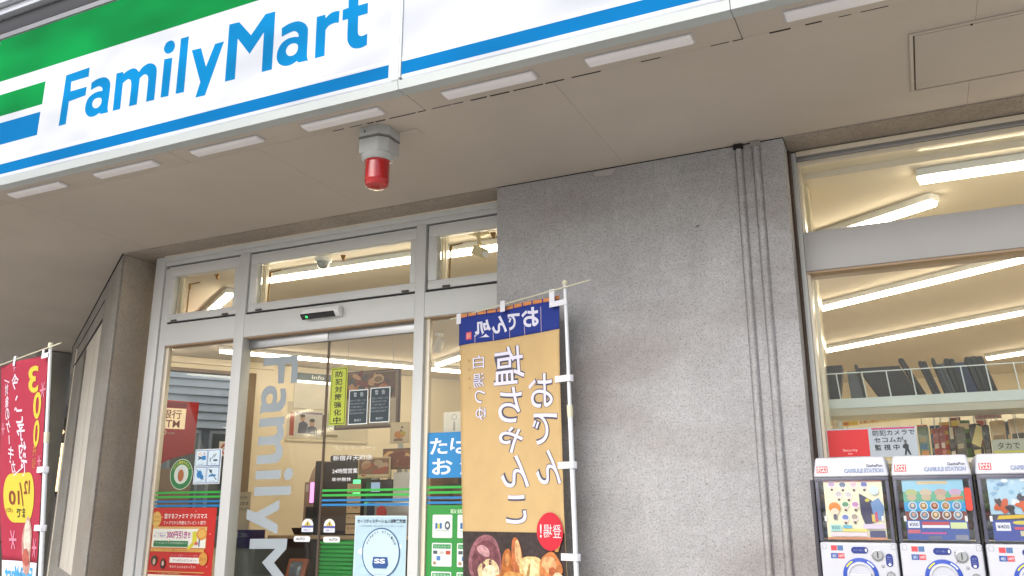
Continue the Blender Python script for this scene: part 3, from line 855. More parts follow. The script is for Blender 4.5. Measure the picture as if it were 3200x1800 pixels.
# ============================================================ ceiling lights inside
def strip(p0, p1, label, group='lit ceiling strip lights in the shop'):
    p0, p1 = Vector(p0).to_3d(), Vector(p1).to_3d()
    d = (p1 - p0)
    L_ = d.length
    d.normalize()
    t = thing('ceiling_light', label, 'light', tuple(p0 + d * L_ / 2 + Vector((0, 0, 3.17))), group)
    P = Plane(p0 + Vector((0, 0, 0)), d, (-d.y, d.x, 0), (0, 0, 1))
    MB().pbox(P, 0, L_, -0.045, 0.045, 3.125, 3.1685).build('housing', WHITE, t, bevel=0.004)
    n = 8
    vs, fs = [], []
    for a in (0.012, L_ - 0.012):
        vs += [P(a, 0.036 * cos(pi * i / n), 3.1245 - 0.036 * sin(pi * i / n)) for i in range(n + 1)]
    fs = [(i, i + 1, i + n + 2, i + n + 1) for i in range(n)] + [tuple(range(n + 1)), tuple(range(2 * n + 1, n, -1)), (0, n + 1, 2 * n + 1, n)]
    MB().add(vs, fs).build('lit_diffuser', TUBE, t)
def urow(x, y, a, b):
    p = Vector((x, y))
    u2 = U.xy
    return p + u2 * a, p + u2 * b
strip((-4.74, 0.58), (-2.35, 0.58), 'lit strip light just inside the transom windows over the doors')
strip((0.154, 0.47), (2.6, 0.47), 'lit strip light close behind the upper pane of the shop window')
strip(*urow(-5.19, 0.80, 0.0, 3.4), 'lit strip light running along the side wing above the red machine')
strip((-7.20, 2.78), (-5.36, 5.37), 'lit strip light crossing behind the sliding doors, square to the side wing')
strip(*urow(-4.55, 4.14, 0.0, 1.06), 'short lit strip light meeting the crossing one behind the doors')
strip(*urow(0.252, 0.90, 0.0, 1.6), 'lit strip light ending behind the upper pane, slanting to the wall')
strip(*urow(2.2, 1.62, 0.0, 3.55), 'first full slanting strip light in the lower pane of the shop window')
strip(*urow(2.5, 3.55, 0.0, 4.2), 'second slanting strip light in the lower pane, over the folders')
strip(*urow(2.9, 5.85, 0.0, 2.45), 'farthest slanting strip light, ending right of the folders')
strip(*urow(-1.2, 2.0, 0.0, 2.6), 'lit strip light hidden behind the roughcast wall')
for nm, x, y, lab in (('a', -3.925, 0.41, 'dome'),):
    t = thing('dome_camera', 'white dome security camera on the shop ceiling behind the middle transom', 'camera', (x, y, 3.17))
    MB().lathe((x, y, 3.168), [(0.062, -0.001), (0.062, -0.028), (0.050, -0.034)], 28).build('base', WHITE, t, smooth='auto')
    MB().lathe((x, y, 3.168), [(0.048, -0.035), (0.046, -0.055), (0.034, -0.076), (0.012, -0.086), (0.001, -0.087)], 28).build('dome', mat("smoked_dome", '#9aa0a4', 0.08, coat=0.5), t, smooth=True)
t = thing('bullet_camera', 'cream box camera on a ceiling bracket behind the right transom', 'camera', (-2.58, 0.37, 3.17))
CRM = mat("cream_plastic", '#d8caa6', 0.45)
MB().lathe((-2.585, 0.37, 3.168), [(0.075, -0.001), (0.07, -0.018), (0.03, -0.03)], 24).build('mount', CRM, t, smooth='auto')
MB().tube((-2.585, 0.37, 3.14), (-2.575, 0.37, 3.075), 0.014).build('bracket', CRM, t, smooth='auto')
cp = Plane((-2.565, 0.36, 3.02), Vector((0.86, -0.3, -0.42)).normalized(), Vector((0.4, 0, 0.9)).normalized(), (0.28, 0.95, -0.12))
MB().pbox(cp, -0.055, 0.05, -0.034, 0.034, -0.03, 0.03).build('body', CRM, t, bevel=0.006)
MB().lathe(cp(0.05, 0, 0), [(0.024, 0), (0.022, 0.02)], 16, cp.u).build('lens_hood', WHITE, t, smooth='auto')
for k, (x, y) in enumerate(((-4.55, 3.25), (-3.95, 3.35))):
    t = thing('ceiling_spotlight', ('small white spotlight on the ceiling seen through the right sliding door', 'small white spotlight on the ceiling seen through the narrow right pane')[k], 'spotlight', (x, y, 3.17))
    MB().lathe((x, y, 3.168), [(0.05, -0.001), (0.05, -0.02)], 16).build('mount', WHITE, t, smooth='auto')
    MB().tube((x, y, 3.15), (x, y, 3.08), 0.012).build('stem', WHITE, t, smooth='auto')
    MB().tube((x + 0.03, y - 0.02, 3.10), (x - 0.05, y + 0.05, 3.00), 0.042, 0.05, 16).build('head', WHITE, t, smooth='auto')
t = thing('ceiling_panel', 'thin raised ceiling panel with a bright edge over the folders', 'panel', (1.1, 4.6, 3.16))
MB().foot([(0.55, 4.9), (0.75, 5.25), (1.9, 4.45), (1.7, 4.1)], 3.13, 3.168).build('panel_board', CEIL, t, bevel=0.004)

# ============================================================ print on the glass
DG = yplane(0.2865)      # sliding doors
FG = yplane(0.2445)      # fixed panes
RG = yplane(0.2445)      # shop window
TW = 0.0008
def card(name, P, a0, b0, a1, b1, col, label, cat, prints=(), group=None, thick=0.0008, m=None):
    t = thing(name, label, cat, tuple(P((a0 + a1) / 2, b0)), group)
    MB().pbox(P, a0, a1, b0, b1, 0.0002, thick).build('sheet', m or ink(col), t)
    w = thick + 0.0003
    for p in prints:
        w += 0.00025
        kd = p[0]
        if kd == 'r':
            shape(P, [rect(*p[1:5])], w, ink(p[5]), t, p[6] if len(p) > 6 else 'printed_area')
        elif kd == 'e':
            shape(P, [oval(*p[1:5])], w, ink(p[5]), t, p[6] if len(p) > 6 else 'printed_spot')
        elif kd == 'ring':
            shape(P, [oval(*p[1:5]), oval(p[1], p[2], p[3] * p[6], p[4] * p[6])], w, ink(p[5]), t, 'printed_ring')
        elif kd == 'p':
            shape(P, [p[1]], w, ink(p[2]), t, p[3] if len(p) > 3 else 'printed_shape')
        elif kd == 't':
            text(P, p[1], p[2], p[3], p[4], p[5], w, ink(p[6]), t, p[7] if len(p) > 7 else 0.015)
    return t

# stripes across the glass
def stripes(P, a0, a1, zs, label):
    t = thing('glass_stripes', label, 'decal', tuple(P((a0 + a1) / 2, zs[3][0])), 'stripe decals on the entrance glass')
    for (z0, z1), c in zip(zs, ('#2ea83e', '#2ea83e', '#1577b4', '#1577b4')):
        MB().pbox(P, a0, a1, z0, z1, 0.0002, 0.0008).build('stripe', ink(c), t)
ZST = [(1.441, 1.456), (1.409, 1.424), (1.377, 1.391), (1.346, 1.361)]
stripes(FG, -5.232, -4.574, ZST, 'two green and two blue stripes across the fixed pane with the red poster')
stripes(DG, -3.726, -2.985, ZST, 'two green and two blue stripes across the right sliding door')
stripes(FG, -2.87, -2.06, [(a + 0.008, b + 0.009) for a, b in ZST], 'two green and two blue stripes across the narrow pane behind the yellow banner')

# the shop name running down the left sliding door
FROST = mat("frosted_white_film", '#98a3aa', 0.6)
vl = thing('door_lettering', 'large pale lettering running down the left sliding door', 'lettering', tuple(DG(-4.2, 0.2)))
def down(l):
    return [(-4.322 + (q[1] - 3.611) * 0.92, 2.412 - (q[0] + 4.586) * 0.962) for q in l]
for ch in ('F', 'a', 'm', 'i', 'l', 'y', 'M', 'a2', 'r', 't'):
    loops = [down(smooth_loop(l)) for l in GLYPH[ch]]
    b = MB().flat(DG, loops, 0.0007)
    if ch == 'i':
        b.flat(DG, [down(smooth_loop(GLYPH['dot'][0]))], 0.0007)
    b.build('letter', FROST, vl)

card('security_strip', DG, -3.703, 1.888, -3.560, 2.292, '#a9b535', 'yellow-green upright strip with black writing on the right sliding door', 'sticker',
     [('r', -3.693, 1.898, -3.570, 2.282, '#24281a'), ('r', -3.689, 1.902, -3.574, 2.278, '#b4c03a')] +
     [('t', ch, -3.664, 2.222 - i * 0.0535, -3.600, 2.266 - i * 0.0535, '#1d2014', 0.02) for i, ch in enumerate('防犯対策強化中')])
for i, (a0, a1, b0, b1) in enumerate(((-3.540, -3.382, 1.886, 2.124), (-3.364, -3.203, 1.891, 2.130))):
    pr = [('r', a0 + 0.006, b0 + 0.006, a1 - 0.006, b1 - 0.006, '#22313a'), ('t', '警', a0 + 0.038, b1 - 0.048, a0 + 0.066, b1 - 0.018, '#a9b4b8'), ('t', '告', a0 + 0.092, b1 - 0.048, a0 + 0.120, b1 - 0.018, '#a9b4b8')]
    for k, ln in enumerate(('防犯カメラで録画しています', '不審な行為を見かけた際は', 'すぐに警察へ通報します', '警察官が立ち寄ります', '特別警戒実施中')):
        pr.append(('t', ln, a0 + 0.014, b1 - 0.080 - k * 0.022, a1 - 0.014 - 0.012 * (k % 3), b1 - 0.067 - k * 0.022, '#8f9ca2', 0.0))
    pr.append(('t', '警視庁', a0 + 0.052, b0 + 0.020, a0 + 0.112, b0 + 0.036, '#a9b4b8', 0.01))
    card('police_notice', DG, a0, b0, a1, b1, '#e4ebea', ('dark blue-green notice next to the yellow-green strip', 'dark blue-green notice on the side away from the yellow-green strip')[i], 'notice', pr)
sh = thing('shop_hours', 'white shop name and opening hours lettered on the right sliding door', 'lettering', tuple(DG(-3.5, 1.5)))
WI = ink('#e6e8ea')
text(DG, '新宿弁天町店', -3.650, 1.646, -3.328, 1.680, 0.0007, WI, sh, 0.004)
text(DG, '24時間営業', -3.650, 1.560, -3.441, 1.593, 0.0007, WI, sh, 0.004)
text(DG, '年中無休', -3.650, 1.508, -3.492, 1.534, 0.0007, WI, sh, 0.004)
text(DG, 'ファミリーマート', -3.645, 1.712, -3.30, 1.745, 0.0007, mat("faint_film", '#c9c4b4', 0.6), sh, 0.0)
for i, (a0, a1, b0, b1) in enumerate(((-3.944, -3.806, 1.111, 1.148), (-3.696, -3.560, 1.110, 1.147))):
    t = thing('auto_sticker', ('rounded white AUTO sticker on the left sliding door', 'rounded white AUTO sticker on the right sliding door')[i], 'sticker', tuple(DG(a0, b0)))
    MB().prism(DG, rrect(a0, b0, a1, b1, 0.013), 0.0002, 0.0008).build('sheet', ink('#dfe2e4'), t)
    text(DG, '◂AUTO' if i == 0 else 'AUTO▸', a0 + 0.016 + 0.03 * i, b0 + 0.010, a1 - 0.045 + 0.03 * i, b1 - 0.010, 0.0012, ink('#24262c'), t, 0.03)
    shape(DG, [rect(a1 - 0.038 - 0.085 * i, b0 + 0.017, a1 - 0.012 - 0.085 * i, b0 + 0.019)], 0.0012, ink('#9a9ca4'), t)
for i, (a0, a1, b0, b1) in enumerate(((-3.882, -3.786, 1.176, 1.263), (-3.697, -3.606, 1.174, 1.262))):
    t = thing('caution_sticker', ('arched white caution sticker with a yellow sign, on the left sliding door', 'arched white caution sticker with a yellow sign, on the right sliding door')[i], 'sticker', tuple(DG(a0, b0)))
    c = (a0 + a1) / 2
    arch = [(a0, b0 + 0.026), (a1, b0 + 0.026)] + [(c + (a1 - c) * cos(pi * k / 14), b0 + 0.044 + (b1 - b0 - 0.044) * sin(pi * k / 14)) for k in range(15)]
    MB().prism(DG, arch, 0.0002, 0.0008).build('sheet', ink('#dfe3e2'), t)
    MB().pbox(DG, a0, a1, b0, b0 + 0.0255, 0.0002, 0.0008).build('sheet', ink('#d6d9e4'), t)
    shape(DG, [rect(a0, b0 + 0.028, a1, b0 + 0.042)], 0.0012, ink('#4a4fa0'), t)
    shape(DG, [[(c - 0.030, b0 + 0.042), (c + 0.030, b0 + 0.042), (c, b1 - 0.012)]], 0.0012, ink('#c9b62e'), t)
    shape(DG, [rect(c - 0.004, b0 + 0.045, c + 0.004, b1 - 0.022)], 0.0016, ink('#3c4a66'), t)
    text(DG, '自動ドア', a0 + 0.018, b0 + 0.006, a1 - 0.018, b0 + 0.020, 0.0012, ink('#5a5f9a'), t, 0.01)

# pale blue safety poster (its mascot is left out)
pr = [('r', -3.437, 0.75, -3.047, 1.275, '#aecbda')]
for k in range(14):
    pr.append(('e', -3.40 + RND.random() * 0.32, 0.93 + RND.random() * 0.26, 0.02 + RND.random() * 0.03, 0.012 + RND.random() * 0.02, RND.choice(['#b3d2e0', '#d3e5ec', '#a9cadb'])))
pr += [('t', 'セーフティステーション活動実施店', -3.424, 1.236, -3.050, 1.261, '#1c2c44', 0.02), ('t', 'このお店は安全・安心なまちづくりに協力しています', -3.405, 1.213, -3.062, 1.223, '#5a6a7c', 0.0),
       ('ring', -3.231, 1.050, 0.146, 0.157, '#1d4f86', 0.955), ('e', -3.231, 1.050, 0.138, 0.149, '#bdd6e2')]
for k, ch in enumerate('SAFETY STATION'):
    if ch != ' ':
        an = radians(152 - k * 9.6)
        ca, cb = -3.231 + 0.120 * cos(an), 1.050 + 0.130 * sin(an)
        pr.append(('t', ch, ca - 0.006, cb - 0.008, ca + 0.006, cb + 0.008, '#3b4f68', 0.01))
pr += [('p', [(-3.285, 1.025), (-3.178, 1.025), (-3.170, 0.975), (-3.185, 0.955), (-3.280, 0.955), (-3.292, 0.975)], '#24508f'), ('t', 'SS', -3.276, 0.985, -3.193, 1.014, '#eef2f5', 0.03),
       ('t', '安全・安心まちづくり', -3.27, 0.914, -3.19, 0.922, '#7a8794', 0.0)]
card('safety_poster', DG, -3.444, 0.74, -3.043, 1.283, '#c6dce6', 'pale blue safety poster with a blue oval on the right sliding door', 'poster', pr)

# red christmas poster
RD = '#c5261f'
pr = [('r', -5.262, 0.70, -4.622, 1.334, RD), ('e', -5.195, 1.258, 0.048, 0.056, '#d9a94a'), ('e', -5.195, 1.258, 0.040, 0.048, '#e2bd62'), ('t', '予約', -5.222, 1.262, -5.168, 1.285, '#b0572a', 0.0), ('t', '受付中', -5.226, 1.236, -5.164, 1.256, '#b0572a', 0.0),
      ('t', '恋するファミマ クリスマス', -5.118, 1.262, -4.700, 1.300, '#f4e9e2', 0.025), ('t', 'ファミマから素敵なプレゼント満載!', -5.120, 1.220, -4.706, 1.247, '#efdcd4', 0.012),
      ('r', -5.222, 1.056, -4.690, 1.206, '#d9b36a'), ('r', -5.216, 1.060, -4.696, 1.190, '#eef0e4'), ('t', 'クリスマスケーキ', -5.19, 1.152, -5.09, 1.166, '#7a6ac0', 0.0), ('t', '今、ご予約で', -5.205, 1.128, -5.085, 1.148, '#6a5ab8', 0.01),
      ('t', '300円引き!!', -5.075, 1.122, -4.845, 1.176, '#b03a8a', 0.03), ('r', -5.200, 1.064, -4.86, 1.106, '#2b7a4a'), ('t', 'クーポンは ファミマの予約 限定のおトク!', -5.175, 1.084, -4.872, 1.098, '#dfe9dc', 0.0),
      ('p', [(-4.885, 1.040), (-4.845, 1.045), (-4.775, 1.10), (-4.79, 1.175), (-4.825, 1.17), (-4.82, 1.10)], '#d9d23a'), ('e', -4.735, 1.155, 0.050, 0.042, '#d98f3e'), ('e', -4.735, 1.157, 0.036, 0.030, '#e2b25a'),
      ('r', -4.758, 1.068, -4.748, 1.118, '#3a4f86'), ('e', -4.78, 1.09, 0.018, 0.012, '#d86a6a'),
      ('r', -5.222, 1.030, -4.70, 1.052, '#dba350'), ('t', '2', -5.20, 1.033, -5.188, 1.047, '#8a2a1a', 0.0), ('t', 'キャンペーン期間 もれなく当たる', -5.10, 1.034, -4.86, 1.047, '#9a4a2a', 0.0),
      ('e', -5.175, 0.965, 0.030, 0.036, '#2f3a26'), ('e', -5.172, 0.958, 0.014, 0.022, '#c9a58c'), ('e', -5.085, 0.945, 0.024, 0.036, '#3a2320'), ('e', -5.084, 0.948, 0.012, 0.018, '#cfae9a'),
      ('t', 'ファミマ限定 ディナー招待', -5.015, 0.998, -4.752, 1.012, '#e79ab0', 0.0), ('r', -5.020, 0.954, -4.722, 0.992, '#f2ece6'), ('t', 'サンタからのプレゼント', -4.985, 0.963, -4.76, 0.981, '#6a4a3a', 0.0),
      ('t', '今だけ もらえるチャンス!', -5.015, 0.918, -4.765, 0.936, '#efd8cf', 0.01), ('e', -4.700, 0.985, 0.040, 0.045, '#d99a44'), ('t', '当たる', -4.728, 0.974, -4.672, 0.996, '#8a4a1a', 0.0),
      ('r', -5.23, 0.888, -4.68, 0.894, '#e0b060'), ('r', -5.222, 0.74, -4.70, 0.87, '#eee6d6'), ('t', '3', -5.205, 0.873, -5.192, 0.886, '#8a2a1a', 0.0), ('t', 'ケーキのご予約はお早めに', -5.12, 0.873, -4.9, 0.886, '#e6c78a', 0.0)]
for k in range(18):
    pr.append(('e', -5.25 + RND.random() * 0.61, 0.9 + RND.random() * 0.42, 0.005, 0.005, '#e59a94'))
card('christmas_poster', FG, -5.2335, 0.69, -4.616, 1.339, RD, 'red Christmas cake offer poster inside the fixed pane left of the doors', 'poster',
     [q for q in [tuple(max(-5.2325, v) if (isinstance(v, float) and j == 1 and p[0] == 'r') else v for j, v in enumerate(p)) for p in pr]])
# four-pictogram notice
pr = []
for i in range(2):
    for j in range(2):
        a0, b0 = -4.862 + i * 0.124, 1.512 + j * 0.123
        pr += [('r', a0, b0, a0 + 0.116, b0 + 0.116, '#2f6fa8'), ('r', a0 + 0.004, b0 + 0.004, a0 + 0.112, b0 + 0.112, '#d3e6f2'), ('t', '禁止事項', a0 + 0.03, b0 + 0.009, a0 + 0.086, b0 + 0.018, '#5a7a98', 0.0)]
        if (i, j) == (0, 1):
            pr += [('r', a0 + 0.062, b0 + 0.045, a0 + 0.100, b0 + 0.075, '#2f86c6'), ('p', [(a0 + 0.02, b0 + 0.045), (a0 + 0.062, b0 + 0.055), (a0 + 0.062, b0 + 0.065), (a0 + 0.02, b0 + 0.075), (a0 + 0.035, b0 + 0.06)], '#3a4f68'), ('e', a0 + 0.04, b0 + 0.09, 0.02, 0.01, '#e8cdb8'), ('e', a0 + 0.085, b0 + 0.092, 0.006, 0.010, '#d88a94')]
        if (i, j) == (1, 1):
            pr += [('p', [(a0 + 0.02, b0 + 0.03), (a0 + 0.028, b0 + 0.03), (a0 + 0.028, b0 + 0.06), (a0 + 0.02, b0 + 0.06)], '#4a5a6a')] + [('p', [(a0 + 0.04 + k * 0.02, b0 + 0.05 + k * 0.008), (a0 + 0.062 + k * 0.02, b0 + 0.085 + k * 0.004), (a0 + 0.058 + k * 0.02, b0 + 0.088 + k * 0.004), (a0 + 0.036 + k * 0.02, b0 + 0.053 + k * 0.008)], '#4a5a6a') for k in range(2)] + [('e', a0 + 0.075, b0 + 0.04, 0.022, 0.008, '#5a6a7a')]
        if (i, j) == (0, 0):
            pr += [('e', a0 + 0.05, b0 + 0.065, 0.026, 0.028, '#2f86c6'), ('e', a0 + 0.075, b0 + 0.045, 0.018, 0.018, '#2f86c6'), ('p', [(a0 + 0.015, b0 + 0.10), (a0 + 0.02, b0 + 0.104), (a0 + 0.10, b0 + 0.024), (a0 + 0.095, b0 + 0.02)], '#3a6a94')]
        if (i, j) == (1, 0):
            pr += [('p', [(a0 + 0.015, b0 + 0.045), (a0 + 0.09, b0 + 0.05), (a0 + 0.09, b0 + 0.062), (a0 + 0.03, b0 + 0.062)], '#2f86c6'), ('e', a0 + 0.038, b0 + 0.085, 0.012, 0.012, '#4a5a6a'), ('p', [(a0 + 0.015, b0 + 0.10), (a0 + 0.02, b0 + 0.104), (a0 + 0.10, b0 + 0.024), (a0 + 0.095, b0 + 0.02)], '#3a4a5a')]
card('pictogram_notice', FG, -4.869, 1.506, -4.613, 1.758, '#eef4f8', 'white notice with four blue pictogram boxes beside the round green sticker', 'notice', pr)
t = thing('round_sticker', 'round green-ringed sticker on the fixed pane below the red machine', 'sticker', tuple(FG(-4.99, 1.47)))
MB().prism(FG, oval(-4.992, 1.581, 0.112, 0.112), 0.0002, 0.0008).build('sheet', ink('#cfe0c4'), t)
shape(FG, [oval(-4.992, 1.581, 0.107, 0.107), oval(-4.992, 1.581, 0.071, 0.071)], 0.0012, ink('#2c7a46'), t, 'green_ring')
shape(FG, [oval(-4.992, 1.581, 0.064, 0.064)], 0.0012, ink('#c9d3cd'), t, 'centre')
shape(FG, [oval(-4.995, 1.572, 0.030, 0.044)], 0.0016, ink('#a8673a'), t, 'brown_spot')
for k, ch in enumerate('子ども110番の店'):
    an = radians(150 - k * 15)
    ca, cb = -4.992 + 0.089 * cos(an), 1.581 + 0.089 * sin(an)
    text(FG, ch, ca - 0.008, cb - 0.009, ca + 0.008, cb + 0.009, 0.0016, ink('#c9c24a'), t, 0.015)
# blue tobacco and alcohol sign, green payment sign
card('tobacco_sign', FG, -2.872, 1.515, -2.40, 1.801, '#1583c4', 'blue sign with white writing in the narrow pane behind the yellow banner', 'sign',
     [('t', 'たばこ', -2.856, 1.662, -2.440, 1.770, '#eaf2f6', 0.02), ('t', 'お 酒', -2.838, 1.530, -2.475, 1.640, '#eaf2f6', 0.02)])
pr = [('t', '取扱い', -2.70, 1.296, -2.56, 1.322, '#cfe6c4', 0.01)]
for i in range(2):
    for j in range(3):
        a0, b1 = -2.826 + i * 0.182, 1.289 - j * 0.170
        pr += [('p', rrect(a0, b1 - 0.140, a0 + 0.142, b1, 0.008), '#d9e2de')]
        if j == 0:
            pr += [('r', a0 + 0.02, b1 - 0.085, a0 + 0.036, b1 - 0.05, '#2f6aa8'), ('r', a0 + 0.037, b1 - 0.085, a0 + 0.052, b1 - 0.055, '#c9c83a'), ('r', a0 + 0.053, b1 - 0.085, a0 + 0.068, b1 - 0.05, '#2f6aa8'), ('ring', a0 + 0.108, b1 - 0.065, 0.020, 0.026, '#50586a', 0.5), ('r', a0 + 0.02, b1 - 0.10, a0 + 0.12, b1 - 0.095, '#aab6b4')]
        else:
            pr += [('r', a0 + 0.008, b1 - 0.034, a0 + 0.134, b1 - 0.008, '#2f8a52'), ('t', ('クレジットカード', '電子マネー')[j - 1], a0 + 0.014, b1 - 0.030, a0 + 0.128, b1 - 0.013, '#bfe0c4', 0.01), ('r', a0 + 0.01, b1 - 0.066, a0 + 0.04, b1 - 0.046, '#4a5560'), ('r', a0 + 0.055, b1 - 0.066, a0 + 0.085, b1 - 0.050, '#c2b9b4'), ('r', a0 + 0.10, b1 - 0.068, a0 + 0.132, b1 - 0.046, '#b8452f'), ('r', a0 + 0.035, b1 - 0.104, a0 + 0.062, b1 - 0.078, '#4a7ab8'), ('e', a0 + 0.022, b1 - 0.12, 0.012, 0.010, '#a88a70'), ('e', a0 + 0.10, b1 - 0.095, 0.014, 0.012, '#cfd6e2')]
card('payment_sign', FG, -2.868, 0.68, -2.42, 1.347, '#2a8f3c', 'green sign with rows of pale payment cards in the narrow pane below the stripes', 'sign', pr)
tag(MB().pbox(FG, -2.888, -2.872, 0.7, 1.30, 0.0002, 0.002).build('shelf_edge_strip', ink('#d8b04a')), 'thin yellow price strip beside the green payment sign', 'strip')
# camera notice in the shop window
card('camera_notice', RG, -0.436, 1.572, -0.004, 1.724, '#aab6c0', 'red and pale grey security camera notice in the shop window above the capsule machines', 'notice',
     [('r', -0.432, 1.579, -0.231, 1.717, '#cf1f26'), ('t', 'Security', -0.362, 1.602, -0.290, 1.619, '#f0c9c6', 0.0), ('t', 'by', -0.336, 1.588, -0.316, 1.599, '#f0c9c6', 0.0),
      ('r', -0.214, 1.713, -0.010, 1.721, '#b8356a'),
      ('t', '防犯カメラで', -0.210, 1.681, -0.012, 1.709, '#20242a', 0.012), ('t', 'セコムが', -0.206, 1.647, -0.066, 1.674, '#20242a', 0.012), ('t', '監 視 中', -0.206, 1.606, -0.090, 1.636, '#20242a', 0.012),
      ('p', [(-0.070, 1.580), (-0.062, 1.580), (-0.056, 1.602), (-0.046, 1.580), (-0.038, 1.580), (-0.048, 1.612), (-0.046, 1.630), (-0.058, 1.640), (-0.072, 1.632), (-0.076, 1.618), (-0.064, 1.610)], '#2c3038'), ('e', -0.060, 1.648, 0.007, 0.009, '#5a5f68')])

# ============================================================ banners on poles
class Cloth:
    """hanging cloth: a from the pole outwards, b height, w towards the viewer"""
    def __init__(self, p0, ang, edge, width, wave):
        self.d = Vector((-sin(radians(ang)), cos(radians(ang)), 0))
        self.n = Vector((-cos(radians(ang)), -sin(radians(ang)), 0))
        self.p0, self.edge, self.width, self.wave = Vector(p0), edge, width, wave
    def __call__(self, a, b, w=0.0):
        e, wd = self.edge(b), self.width(b)
        back = 0.0
        return self.p0 + self.d * (e + a * wd) + Vector((0, 0, b)) + self.n * (self.wave(a, b) + w - back)
    def sheet(self, a0, a1, b0, b1, na, nb, thick=0.0015):
        vs, fs = [], []
        for w in (0.0, -thick):
            for j in range(nb + 1):
                for i in range(na + 1):
                    vs.append(self(a0 + (a1 - a0) * i / na, b0 + (b1 - b0) * j / nb, w))
        k = (na + 1) * (nb + 1)
        for j in range(nb):
            for i in range(na):
                q = j * (na + 1) + i
                fs += [(q, q + 1, q + na + 2, q + na + 1), (q + k, q + k + na + 1, q + k + na + 2, q + k + 1)]
        for j in range(nb):
            for i in (0, na):
                q = j * (na + 1) + i
                fs.append((q, q + na + 1, q + na + 1 + k, q + k))
        for i in range(na):
            for j in (0, nb):
                q = j * (na + 1) + i
                fs.append((q, q + 1, q + 1 + k, q + k))
        return MB().add(vs, fs)

POLE = mat("white_pole", '#dfe4ea', 0.3, var=0.03)
POLEJ = mat("cream_pole_joint", '#d8d6bd', 0.4)
TAB = mat("white_cloth_tab", '#dfe1ea', 0.8)
def outlined(C, ch, ca, cb, wa, hb, t, fill='#d9d8ec', line='#4a4c62', bold=0.006, ex=0.03, w=0.002):
    """one brush character with a dark rim, seen through from the back of the cloth"""
    text(C, ch, ca - wa / 2 - ex * wa * 0.35, cb - hb / 2 - ex * hb * 0.35, ca + wa / 2 + ex * wa * 0.35, cb + hb / 2 + ex * hb * 0.35, w, ink(line, 0.8), t, bold + ex, 'letter_rim', sub=0.05)
    text(C, ch, ca - wa / 2, cb - hb / 2, ca + wa / 2, cb + hb / 2, w + 0.002, ink(fill, 0.8), t, bold, 'letter', sub=0.05)

def flag_pole(t, C, s0, s1, ztop, zj, rodr, rodl, tabs, rodtabs):
    """pole leaning from s0 (ground) to s1 (top), cross rod and cloth tabs"""
    P = lambda s, z, w=0.0: C.p0 + C.d * s + Vector((0, 0, z)) + C.n * w
    at = lambda z: s0 + (s1 - s0) * z / ztop
    MB().tube(P(at(0.02), 0.02), P(at(zj), zj), 0.0135, n=14).build('lower_pole', POLE, t, smooth='auto')
    MB().tube(P(at(zj - 0.03), zj - 0.03), P(at(zj + 0.035), zj + 0.035), 0.0165, n=14).build('pole_joint', POLEJ, t, smooth='auto')
    MB().tube(P(at(zj), zj), P(at(ztop), ztop), 0.0105, n=14).build('upper_pole', POLE, t, smooth='auto')
    MB().lathe(P(at(ztop), ztop - 0.012), [(0.013, 0), (0.016, 0.004), (0.016, 0.02), (0.011, 0.028)], 14).build('pole_cap', POLEJ, t, smooth='auto')
    MB().tube(P(*rodr, 0.016), P(*rodl, 0.016), 0.0042, n=8).build('cross_rod', POLEJ, t, smooth='auto')
    MB().lathe(P(at(0), 0.0), [(0.17, 0.001), (0.17, 0.06), (0.12, 0.12), (0.03, 0.14)], 24).build('base_weight', mat("base_weight_plastic", '#b8bcc0', 0.5), t, smooth='auto')
    for z in tabs:
        s = at(z)
        Q = Plane(P(s, z), C.d, (0, 0, 1), C.n)
        MB().pbox(Q, -0.022, 0.085, -0.018, 0.018, 0.0145, 0.0175).pbox(Q, -0.022, -0.019, -0.018, 0.018, -0.0145, 0.0145).build('cloth_tab', TAB, t, bevel=0.001)
    for s, z in rodtabs:
        Q = Plane(P(s, z), C.d, (0, 0, 1), C.n)
        MB().pbox(Q, -0.019, 0.019, -0.055, 0.012, 0.0215, 0.024).pbox(Q, -0.019, 0.019, 0.010, 0.012, 0.008, 0.0212).build('cloth_tab', TAB, t, bevel=0.001)

# yellow banner in front of the wall
C1 = Cloth((-1.704, -0.25, 0), 73, lambda b: 0.0 - 0.028 * (2.34 - b), lambda b: 1.0,
           lambda a, b: 0.014 * sin(6.5 * a + 1.3 * b) + 0.009 * sin(11 * a - 3.1 * b) + 0.004 * sin(17 * a + 6.0 * b) + 0.025 * max(0, a - 0.72) * 4 * max(0, 0.6 + sin(5 * b)))
b1 = thing('banner_flag', 'yellow banner with a navy heading on a white pole before the roughcast wall', 'banner', (-1.69, -0.25, 0))
flag_pole(b1, C1, -0.062, 0.006, 2.555, 1.83, (-0.183, 2.535), (0.915, 2.481), (2.012, 1.545, 1.076), ((0.465, 2.512), (0.838, 2.492)))
Qc = Plane(C1.p0 + Vector((0, 0, 2.44)), C1.d, (0, 0, 1), C1.n)
MB().pbox(Qc, -0.016, 0.11, -0.014, 0.018, 0.0135, 0.0165).pbox(Qc, 0.072, 0.11, 0.0181, 0.09, 0.0135, 0.0165).build('corner_tab', TAB, b1, bevel=0.001)
GOLD = mat("gold_banner_cloth", '#c2a676', 0.85, var=0.05, vscale=9, bump=0.08, bscale=300)
C1.sheet(0.055, 0.825, 0.62, 2.298, 26, 48).build('cloth', GOLD, b1, smooth=True)
NAVY = mat("navy_banner_cloth", '#1f3487', 0.85, var=0.06, vscale=9)
C1.sheet(0.055, 0.835, 2.2985, 2.472, 26, 8).build('heading_cloth', NAVY, b1, smooth=True)
ORNG = mat("orange_banner_edge", '#d08a54', 0.85)
C1.sheet(0.055, 0.835, 2.4725, 2.495, 26, 2).build('top_hem', ORNG, b1, smooth=True)
